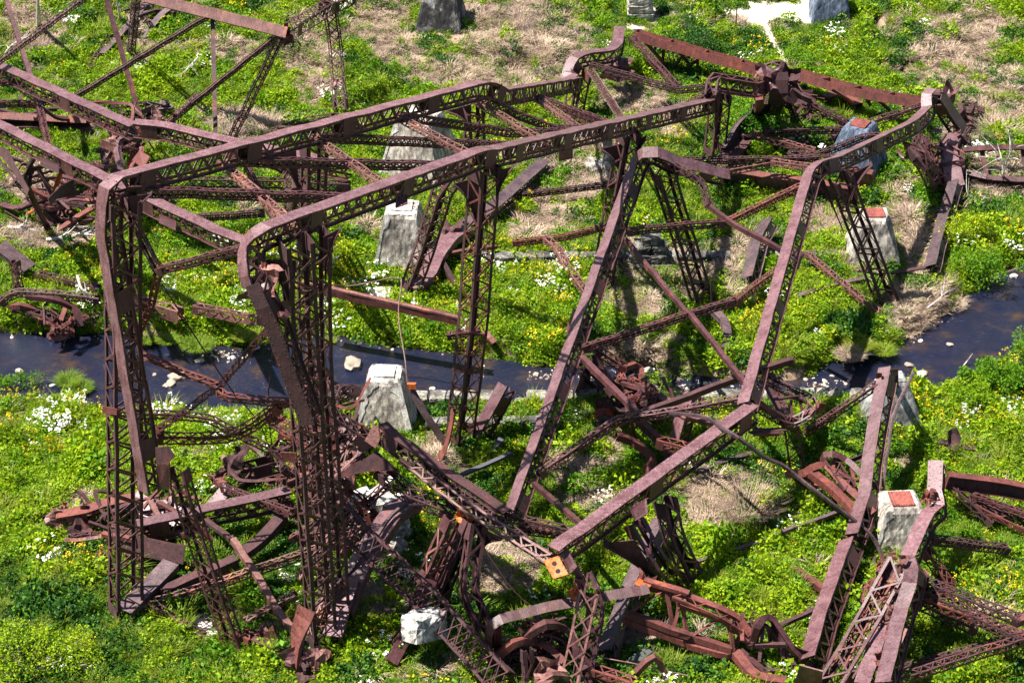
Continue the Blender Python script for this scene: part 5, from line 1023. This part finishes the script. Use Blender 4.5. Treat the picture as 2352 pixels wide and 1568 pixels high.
def streaks(e, bw, tw, h, m='wash', sides=(-1, 1), wd=.26):
    """flaked limewash left along the sloping edges of the front face"""
    bw *= 1.16
    for s in sides:
        q = MB(); rr = random.Random(int(h*10)+s); n = 16; v = []
        for k in range(n+1):
            f = k/n; z = .45+(h+.02)*f; hb = (bw*(1-(z)/(h+.5))+tw*(z)/(h+.5))/2; y = -hb-.03
            w_ = wd*(.5+rr.random()*.5)*(1+(f > .8)*1.2); v += [(s*(hb+.02), y, z), (s*(hb-w_), y, z)]
        f_ = [(2*k, 2*k+1, 2*k+3, 2*k+2) if s < 0 else (2*k+1, 2*k, 2*k+2, 2*k+3) for k in range(n)]
        q.add(v, f_); q.build('limewash', m, e)
e = pedestal('white-edged concrete pedestal standing on the near river bank at centre', (885, 1012), 3.0, 1.75, 3.1, -4, 'conc', 'wash', 1, band='wash'); streaks(e, 3.0, 1.75, 3.1, wd=.34)
e = pedestal('grey concrete pedestal with a pale top among white flowers beyond the river', (925, 628), 3.05, 1.95, 3.5, -3, 'conc', 'wash', 2, band='wash'); streaks(e, 3.05, 1.95, 3.5, wd=.2, sides=(-1,))
e = pedestal('large pale grey pedestal seen through the struts of the tall frame', (965, 425), 3.9, 2.3, 3.9, -22, 'conc', None, 3, band='conc'); streaks(e, 3.9, 2.3, 3.9, wd=.2, sides=(-1,))
pedestal('black-stained concrete pedestal at the top edge left of centre', (1013, 78), 3.1, 1.9, 3.6, -8, 'conc_dark', None, 4, band='conc')
pedestal('blue-grey pedestal with white flaked patch beside the pale path', (1910, 56), 2.7, 1.8, 3.0, -2, 'conc_blue', None, 5)
pedestal('blue-grey pedestal with a rusty ribbed cap among fallen struts at upper right', (1975, 423), 3.3, 1.7, 3.3, -30, 'conc_blue', 'cap', 6)
pedestal('tan concrete pedestal with a rusty cap behind the right lattice leg', (2010, 622), 3.0, 1.7, 2.9, 0, 'conc', 'cap', 7)
pedestal('smooth grey pedestal at the right end of the river wall', (2055, 1002), 3.0, 1.2, 2.6, 6, 'greyc', None, 8)
e = pedestal('streaked concrete pedestal with a square rusty cap at lower right', (2072, 1275), 2.75, 1.75, 2.15, 4, 'conc', 'cap', 9); streaks(e, 2.75, 1.75, 2.15, wd=.18, sides=(-1,))
# stacked stone pier at the top
p = gp(1471, 50); e = link('stone_pier', None); e.location = p; e['label'] = 'small pier of stacked stone blocks at the top edge beside the path'; e['category'] = 'stone pier'
for k in range(5):
    me = block_mesh('stone_block', .98-.05*k, .9-.05*k, .62, .99, .99, 60+k, .03, 5, .1); me.materials.append(M['conc']); o = link('stone_block', me, e); o.location = (random.uniform(-.04, .04), .9, .0+k*.63)
p = gp(1492, 628); e = link('stone_pier', None); e.location = p; e['label'] = 'dark mossy stone pier against the upper wall behind the longest sloping column'; e['category'] = 'stone pier'
for k, (x, y, w_, d_) in enumerate(((-.6, .9, .62, .8), (.65, .9, .6, .8), (-.55, .95, .6, .7), (.6, .95, .6, .7), (-.4, 1, .5, .6), (.55, 1, .45, .6), (.1, 1.05, .6, .5))):
    me = block_mesh('stone_block', w_, d_, .5, .98, .98, 80+k, .03, 4, .08); me.materials.append(M['stone']); o = link('stone_block', me, e); o.location = (x, y, .51*(k//2))
p = gp(862, 1215); e = link('stone_pier', None); e.location = p; e.rotation_euler[2] = R(-12); e['label'] = 'crumbling pale stone pier crushed under a fallen column at lower centre'; e['category'] = 'stone pier'
for k in range(9):
    me = block_mesh('stone_block', random.uniform(.5, .8), random.uniform(.45, .7), random.uniform(.5, .7), .85, .85, 90+k, .09, 4, .1); me.materials.append(M['wash' if k > 5 else 'conc']); o = link('stone_block', me, e)
    o.location = ((k % 3-.9)*.85+random.uniform(-.1, .1), .4+(k//3 % 2)*.7, (k//3)*.55); o.rotation_euler = (random.uniform(-.1, .1), random.uniform(-.1, .1), random.uniform(-.4, .4))
p = gp(893, 1268); e = link('stone_pier', None); e.location = p; e['label'] = 'grey broken stone blocks leaning downhill beneath the fallen grooved column'; e['category'] = 'stone pier'
for k in range(5):
    me = block_mesh('stone_block', .55, .5, .8, .8, .8, 120+k, .1, 4, .1); me.materials.append(M['conc_dark' if k % 2 else 'conc']); o = link('stone_block', me, e); o.location = (random.uniform(-.5, .5), k*.6, random.uniform(-.2, .3)+.1*k); o.rotation_euler = (.2, random.uniform(-.2, .2), random.uniform(-.6, .6))
me = block_mesh('concrete_chunk', .95, .62, 1.25, .96, .96, 33, .05, 6, .12); me.materials.append(M['wash']); o = link('concrete_chunk', me); o.location = P('H588,1260,1.5'); o.rotation_euler = (R(-20), R(14), R(38))
o['label'] = 'white-faced concrete chunk hanging beside the wide diagonal girder near the bottom'; o['category'] = 'concrete chunk'
# river walls, block by block
def wall(label, a, b, courses, z0, ln=1.25, dp=.9, hh=.48, gaps=(), seed=0, m='stone'):
    A, B = on_plane(*a, z0), on_plane(*b, z0); e = link('stone_wall', None); e.location = A; e['label'] = label; e['category'] = 'wall'
    d = (B-A); L = d.length; d.normalize(); an = math.atan2(d.y, d.x); rr = random.Random(seed); MS = []
    for k in range(5):
        me = block_mesh('stone_block', ln/2-.02, dp/2, hh-.02, .985, .97, seed*7+k, .022, 4, .05); me.materials.append(M[m]); MS.append(me)
    for c_ in range(courses):
        n = int(L/ln)
        for i in range(n):
            f = (i+.5+(c_ % 2)*.5)/n
            if any(g0 < f < g1 for g0, g1 in gaps) and c_ == courses-1: continue
            o = bpy.data.objects.new('stone_block', rr.choice(MS)); sc.collection.objects.link(o); o.parent = e
            o.location = d*(L*f)+Vector((0, .05*c_+rr.uniform(-.03, .03), c_*hh)); o.rotation_euler = (0, 0, an+rr.uniform(-.012, .012))
wall('long low stone wall along the near edge of the river', (735, 941), (2010, 934), 2, -.75, seed=1, gaps=((.18, .2), (.34, .36), (.62, .66), (.8, .84)), m='ledge')
wall('second stone wall step in shadow on the land side of the river wall', (950, 1000), (1990, 985), 2, -.35, seed=2, dp=.7, gaps=((.3, .38), (.8, .85)))
wall('mossy upper stone wall across the flats beyond the river', (1060, 617), (1900, 612), 2, -.3, seed=3, dp=.8, gaps=((.72, .78),))
# stones
def rockmesh(seed, n=1, flat=.6):
    rr = random.Random(seed); import bmesh
    bm_ = bmesh.new(); bmesh.ops.create_icosphere(bm_, subdivisions=n, radius=.5)
    for v in bm_.verts: v.co *= rr.uniform(.72, 1.1); v.co.z *= flat
    me = bpy.data.meshes.new('stone'); bm_.to_mesh(me); bm_.free(); me.materials.append(M['rock']); return me
RM = [rockmesh(k, 2) for k in range(5)]
for k, me in enumerate([rockmesh(40+k, 1) for k in range(3)]):
    o = bpy.data.objects.new('pebble', me); protos['pebble_%d' % k] = o
SP_ = [(1300,838,130,13),(1620,866,170,16),(1830,872,95,22),(1900,855,60,16),(520,790,60,16),(2040,870,70,16,.6),(1380,850,60,8)]
N2 = 60000; qx = rng.uniform(-40, 40, N2); qy = rng.uniform(82, 118, N2); dd = qy*CP+CH*SP; qu = 1176+F*qx/dd; qv = 784-F*(qy*SP-CH*CP)/dd
sv = ell(qu, qv, SP_); near = np.minimum(np.interp(qx, ub[:, 0], ub[:, 1])-qy, qy-np.interp(qx, lb[:, 0], lb[:, 1])); k_ = (rng.random(N2) < np.clip(sv*2-.5, 0, 1)*.7) | ((near > -.4) & (near < .9) & (rng.random(N2) < .05))
qx, qy = qx[k_], qy[k_]; qz = np.maximum(H(qx, qy), WZ-.02)
for k in range(3):
    s = np.arange(k, len(qx), 3); s1 = rng.lognormal(-1.9, .5, len(s)); s1 = np.clip(s1, .05, .5)
    gn_scatter('gravel', np.stack([qx[s], qy[s], qz[s]], -1), np.stack([rng.uniform(0, 1, len(s)), rng.uniform(0, 1, len(s)), rng.uniform(0, 6, len(s))], -1), np.stack([s1, s1*rng.uniform(.7, 1.2, len(s)), s1], -1), 'pebble_%d' % k, 'pale cobbles and pebbles on the gravel bars of the stream')
big = [('D1200,1085', .95, 'largest pale boulder in the river between the tall legs'), ('D1150,1135', .75, 'long pale boulder at the lower end of the stone cluster in the river'), ('D1155,1080', .4, 'small stone touching the largest boulder in the river'), ('D1118,1140', .35, 'small stone left of the long boulder in the river'),
 ('D1400,910', .4, 'lone white stone in the river above the boulder cluster'), ('D1345,975', .5, 'flat pale stone just right of the corner column in the river'), ('D1045,1068', .3, 'dark small stone in the river right of the corner column'), ('D1530,940', .3, 'small stone in the river left of the brown strut'),
 ('D1730,880', .4, 'brown stone in the shallows under the pebble bank'), ('D140,1045', .5, 'pale stone in the bright water at the left edge'), ('D360,1140', .3, 'small stone at the near bank by the green tussock'), ('E105,1005', 1.3, 'submerged brown boulder in the river left of the white-edged pedestal'),
 ('E640,1163', .35, 'small pale stone in the dark water near the wall'), ('E150,843', .3, 'small stone near the far bank below the flowers'), ('F1570,1003', .5, 'rounded pale stone by the top of the right riverside pedestal'), ('F1655,1068', .7, 'flat tan slab at the near bank right of the smooth pedestal'),
 ('F1940,590', .5, 'tan stone in the dark water toward the right edge'), ('F2275,405', .5, 'white stone in the stream at the right edge'), ('F1305,785', .5, 'pale stone on the bank by the round tussock'), ('F1845,865', .4, 'brown stone in the rippled water at right'), ('F1650,840', .3, 'thin flat stone in the middle of the rippled water'), ('F1435,715', .3, 'small white stone at the tip of the brushy bank'),
 ('E2090,985', .7, 'angular white boulder on the gravel beside the curled steel'), ('C2340,410', .8, 'grey-white boulder at the upper right edge'), ('C1480,60', .7, 'pale rock in the weeds right of the dark ditch'), ('C1600,150', .9, 'white rock heap below the ditch at upper right')]
for k, (s, r, lab) in enumerate(big):
    p = gp(*duv(s)[:2]); o = link('river_stone', RM[k % 5]); o.location = (p.x, p.y, max(p.z, WZ)+r*.08); o.scale = (r*1.15, r*.9, r*.8); o.rotation_euler = (0, 0, k*1.3); o['label'] = lab; o['category'] = 'stone'; o['group'] = 'stones lying in and by the stream'
T = Thing('rubble_heap', 'grey-white broken concrete rubble under the tall frame right of centre', 'rubble', gp(1385, 385))
for k in range(12):
    me = rockmesh(300+k, 1, .8); me.materials.clear(); me.materials.append(M['conc']); o = link('rubble_piece', me, T.e); a = random.uniform(0, 6); o.location = (math.cos(a)*random.uniform(0, 1.2), math.sin(a)*random.uniform(0, 2), random.uniform(.1, .5)); o.scale = [random.uniform(.5, 1.3)]*3; o.rotation_euler = (a, a, a)
T = Thing('rubble_heap', 'low pale block of concrete half sunk in flowers below the grey pedestal beyond the river', 'rubble', gp(875, 688))
me = block_mesh('rubble_piece', 1.0, .7, .5, .9, .9, 310, .07, 5, .1); me.materials.append(M['wash']); link('rubble_piece', me, T.e)

# ---- shrubs, tussocks and driftwood
def bush(label, at, rad, h, m='lime', n=2600, ls=.13, seed=0, cat='bush', name='bush', flower=None):
    rr = random.Random(seed); p = gp(*at); e = link(name, None); e.location = p; e['label'] = label; e['category'] = cat
    cl = [(Vector((rr.gauss(0, .45)*rad, rr.gauss(0, .45)*rad, h*rr.uniform(.3, .85))), rr.uniform(.25, .5)*rad) for _ in range(14)]; b = MB(); fl = MB()
    for _ in range(n):
        c_, r_ = rr.choice(cl); q = c_+rdir(rr, .2)*r_*rr.uniform(.5, 1.05); q.z = max(q.z, .05)
        s_ = ls*rr.uniform(.6, 1.4); d = rdir(rr, .3)*s_; quadleaf(b, q, d, d.cross(rdir(rr, 1)).normalized()*s_*.3)
        if flower and rr.random() < .04: quadleaf(fl, q+Vector((0, 0, .08)), d*.7, d.cross(rdir(rr, 1)).normalized()*.06)
    b.build('foliage', G[m], e, kind=None)
    if flower: fl.build('blossom', G[flower], e, kind='stuff')
    b = MB()
    for c_, r_ in cl:
        d = c_.normalized(); s_ = d.orthogonal().normalized()*.02; b.bar(Vector((0, 0, 0)), c_, s_, d.cross(s_))
    b.build('stems', G['twig'], e); return e
def tussock(label, at, rad, h, m='grass', n=900, seed=0, lean=.9, name='grass_tussock', cat='tussock', bend=.7, wd=.013, dz=0):
    rr = random.Random(seed); p = gp(*at); b, t = stems(rr, n, rad*.6, h, lean, wd, bend); o = b.build(name, G[m]); o.location = (p.x, p.y, max(p.z, WZ)-.05+dz); o['label'] = label; o['category'] = cat; return o
tussock('large pale green tussock bulging over the far bank between the tall legs', (455, 800), .85, .9, n=500, seed=1, bend=.9, wd=.022); tussock('smaller green tussock on the bank left of the large pale one', (386, 786), .55, .7, n=320, seed=2, wd=.02)
tussock('bright green round tussock standing in the river at left', (162, 903), .62, .9, 'grass', 450, 3, wd=.02); tussock('dark low tussock touching the round one in the river at left', (188, 918), .7, .7, seed=4)
tussock('round green-brown tussock on the gravel point at right', (2030, 812), .6, .8, n=420, seed=5, wd=.02); tussock('brown tussock left of the round one on the gravel point', (1950, 822), .8, .8, 'straw', 800, 6); tussock('low brown-green tussock at the back of the gravel point', (1972, 800), .8, .8, seed=7)
tussock('tiny green tuft by the right edge of the central legs in the river', (760, 806), .3, .5, n=200, seed=8); tussock('pale feathery grass clump left of centre at the bottom edge', (555, 1560), 1.2, 1.0, 'grass', 500, 9, .8, wd=.02)
for k, (u, v, r_) in enumerate(((560, 772, .9), (600, 768, .9), (335, 780, .8))): tussock(['green tussock hanging over the pebbles by the brown strut', 'second green tussock over the pebbles, nearest the central legs', 'green tussock at the water just right of the corner column'][k], (u, v+6), r_*.7, .7, n=320, wd=.02, seed=20+k)
tussock('biggest grey-tan dead brush clump on the near side, upright stems at lower right', (1712, 1190), 1.3, 2.2, 'straw', 420, 30, .8, 'dry_brush_clump', 'dead brush', .25); tussock('straw-coloured flattened clump left of the biggest dead brush', (1620, 1205), 1.5, 1.0, 'straw', 420, 31, 1.3, 'dry_brush_clump', 'dead brush', .8)
for k, (u, v, r_, h_, lab) in enumerate(((1240, 120, 2.2, 1.6, 'tan dead brush on the upper slope right of the black-stained pedestal'), (1180, 60, 2.2, 1.8, 'dark brown brush at the top edge'), (1155, 1310, 1.7, .9, 'grey brush beneath the lower beam left of the orange end plate'), (985, 1060, 1.2, 1.0, 'pale brush at the foot of the middle leg'),
  (1890, 520, 1.8, 1.5, 'grey brush left of the tan pedestal'), (2090, 520, 1.6, 1.8, 'dense brown brush right of the tan pedestal'), (2100, 690, 2.4, .9, 'brown brush on the stream bank point at right'), (2180, 700, 1.5, .8, 'brown brush at the tip of the bank at right'), (520, 320, 2.0, 1.2, 'grey brush behind the crossing columns at upper left'), (620, 300, 1.5, 1.6, 'silvery brush by the end of the cross-laced arm'),
  (2290, 310, 1.8, 1.8, 'pale silver brush at right above the ribbed girder'), (2300, 1130, 1.4, 1.0, 'pale brown dead weeds amid white flowers at right'), (870, 1385, 1.6, 1.0, 'grey leafless brush left of the wide diagonal girder'), (1490, 1470, 1.3, 1.0, 'grey leafless brush beside the dark column at bottom'), (2230, 1040, .9, .9, 'small dead weed clump near the right edge'), (40, 560, 1.6, 1.2, 'grey arching dead stems at the left edge'), (1850, 1440, 1.2, .8, 'grey twigs left of the long fallen column'))):
    tussock(lab, (u, v), r_, h_, 'twig' if k in (1, 2, 5, 8, 12, 13, 15, 16) else 'straw', 300, 40+k, 1.0, 'dry_brush_clump', 'dead brush', .35, .014)
bush('yellow-green bush at the stream edge on the right', (2225, 930), 1.2, 1.2, 'lime', 3200, .14, 1); bush('blue-green willow bush at the right edge of the stream', (2300, 895), 1.3, 1.7, 'green', 4200, .15, 2); bush('tall green bush half out of the frame at the right edge', (2395, 850), 1.5, 2.8, 'green', 4500, .15, 3)
bush('leafy green bush behind the fallen strip at upper right', (1745, 335), 2.0, 2.2, 'green', 3000, .15, 4); bush('green bush growing through the curled steel by the gravel', (1505, 945), 1.4, 1.6, 'lime', 2200, .13, 5, flower='white'); bush('yellow-flowered weed clump left of the rusty-capped pedestal', (1755, 1165), .7, .9, 'lime', 700, .1, 6, flower='yellow')
bush('dark green bush below the path at top right', (1600, 130), 2.6, 1.6, 'deep', 3600, .16, 7); bush('green bush under the right red girder', (1710, 290), 1.6, 1.3, 'green', 2200, .14, 8); bush('green bush beside the plank-like column at right', (2215, 560), 2.0, 1.8, 'lime', 3200, .14, 9, flower='yellow')
bush('green bush on the right bank above the white flowers', (2260, 640), 1.8, 1.5, 'green', 2600, .14, 10); bush('small grey-green shrub at the left edge by the bright water', (15, 905), 1.2, 1.3, 'green', 1800, .12, 11); bush('large blurred yellow-green shrub in the bottom left corner', (60, 1545), 2.6, 2.0, 'lime', 4200, .12, 12); bush('dark green bush left of the dark ditch at top right', (1830, 150), 1.5, 1.2, 'green', 1800, .13, 13)
bush('green weeds heaped against the middle of the river wall', (1290, 985), 1.3, .9, 'green', 1200, .12, 14); bush('green weeds on the river wall left of the sloping column end', (1670, 955), 1.6, .8, 'lime', 1500, .12, 15)
def branch(label, s, r=.09, forks=5, seed=0, name='driftwood', cat='driftwood', m='wood', fl=.4):
    rr = random.Random(seed); p = pts(s) if isinstance(s, str) else s; b = MB(); L = resample(catmull(p), .35); T_ = Thing(name, label, cat, L[0])
    def tube(P_, r0, r1):
        fr = frames(P_, (0, 0, 1)); v = []; f = []; n = len(fr)
        for i, (pp, t, u, sd_) in enumerate(fr):
            q = r0+(r1-r0)*i/(n-1); v += [pp+(u*math.cos(a)+sd_*math.sin(a))*q for a in [k*math.pi*2/5 for k in range(5)]]
        for i in range(n-1):
            for k in range(5): f.append((5*i+k, 5*i+(k+1) % 5, 5*i+5+(k+1) % 5, 5*i+5+k))
        return v, f
    b.add(*tube(L, r, r*.35)); b.build('stem', m, T_.e, T_.L)
    for k in range(forks):
        i = rr.randrange(len(L)//4, len(L)-1); d = (L[i+1]-L[i]).normalized(); q = rdir(rr, .4); ln_ = rr.uniform(.5, 1.4)*fl*3
        P_ = [L[i], L[i]+(d+q*.7).normalized()*ln_*.5, L[i]+(d*.8+q).normalized()*ln_]
        for x in P_: x.z = max(x.z, Hs(x.x, x.y)+.03)
        b = MB(); b.add(*tube(resample(catmull(P_), .25), r*.45, r*.12)); b.build('twig', m, T_.e, T_.L)
branch('bleached white branch dangling toward the river behind the left legs', 'D520,340,g1.6 D550,430,g1.4 D630,480,g1.0 D620,540,g.6', .08, 6, 1); branch('long grey-white log lying on dry grass left of the tall legs', 'D310,100,g.3 D560,60,g.4 D690,0,g.6', .16, 5, 2); branch('pale fallen log at the left edge on dry grass', 'D0,18,g.2 D150,20,g.3 D280,45,g.2', .16, 4, 3)
branch('white dead tree trunk standing at the top left edge', 'A258,175,g0 A256,60,g3.4 A255,-40,g6', .22, 0, 4, 'dead_tree', 'dead tree'); branch('grey dead branch with many twigs in the weeds at upper left', 'A1330,385,g.9 A1280,440,g.8 A1200,520,g.3', .06, 16, 5, m='wood'); branch('white dead sapling leaning over the ribbed girder at the right edge', 'C2190,1250,g0 C2230,1110,g2 C2280,980,g4', .09, 14, 6, 'dead_tree', 'dead tree', fl=.7)
branch('slender grey dead trunk near the hanging dark strut at top left', 'A810,150,g0 A795,60,g2 A780,-10,g3.6', .12, 2, 7, 'dead_tree', 'dead tree'); branch('pale curved plank of driftwood by the round tussock', 'F1215,875,g.15 F1300,865,g.2 F1400,878,g.1', .1, 0, 8); branch('white forked branch on the brown bank point at right', 'F1700,555,g.6 F1790,490,g.7 F1810,440,g.6', .05, 4, 9)
branch('thin fallen branch on the grass at far left top', 'A15,390,g.3 A80,300,g.5 A200,240,g.4', .07, 6, 10); branch('long dead branch slanting below the white dead sapling', 'C2180,1250,g.2 C2080,1270,g.3 C1990,1350,g.2', .06, 5, 11); branch('weathered log at the near river bank toward the right', 'F1730,1050,g.2 F1850,1030,g.3 F1950,950,g.4', .12, 2, 12)
for k, (s, w_, lab) in enumerate((('E1010,1540,g.5 E1110,1430,g.6', .35, 'dark wet plank leaning on the river wall'), ('H1900,1490,g.3 H2090,1340,g.4', .5, 'blue-grey plank in dry brush at the bottom'), ('H250,270,g1 H400,160,g1.2', .3, 'grey timber behind the crumbling stone pier'), ('H780,190,g.5 E1170,1530,g.8', .25, 'long dark plank under the foot of the middle leg'))):
    T = Thing('plank', lab, 'plank'); bar(T, s, w=w_, d=.14, m='plank' if k != 2 else 'wood', L=False, curve=False, name='board')
# sign and post
p = gp(1463, 118); T = Thing('trail_sign', 'small white sign on a thin post beside the path at the top', 'sign', p); q = MB(); q.bar(p, p+Vector((0, 0, 1.5)), Vector((.04, 0, 0)), Vector((0, .04, 0))); q.build('post', 'post', T.e, T.L)
q = MB(); q.bar(p+Vector((0, -.06, 1.15)), p+Vector((0, -.06, 1.75)), Vector((.3, 0, 0)), Vector((0, .015, 0))); q.build('sign_board', 'sign', T.e, T.L)
p = gp(1690, 66); T = Thing('marker_post', 'thin dark green post standing at the edge of the pale path', 'post', p); q = MB(); q.bar(p, p+Vector((0, 0, 1.8)), Vector((.035, 0, 0)), Vector((0, .035, 0))); q.build('post', 'post', T.e, T.L)
q = MB(); q.bar(p+Vector((0, 0, 1.8)), p+Vector((0, 0, 1.9)), Vector((.06, 0, 0)), Vector((0, .06, 0))); q.build('cap', 'post', T.e, T.L)
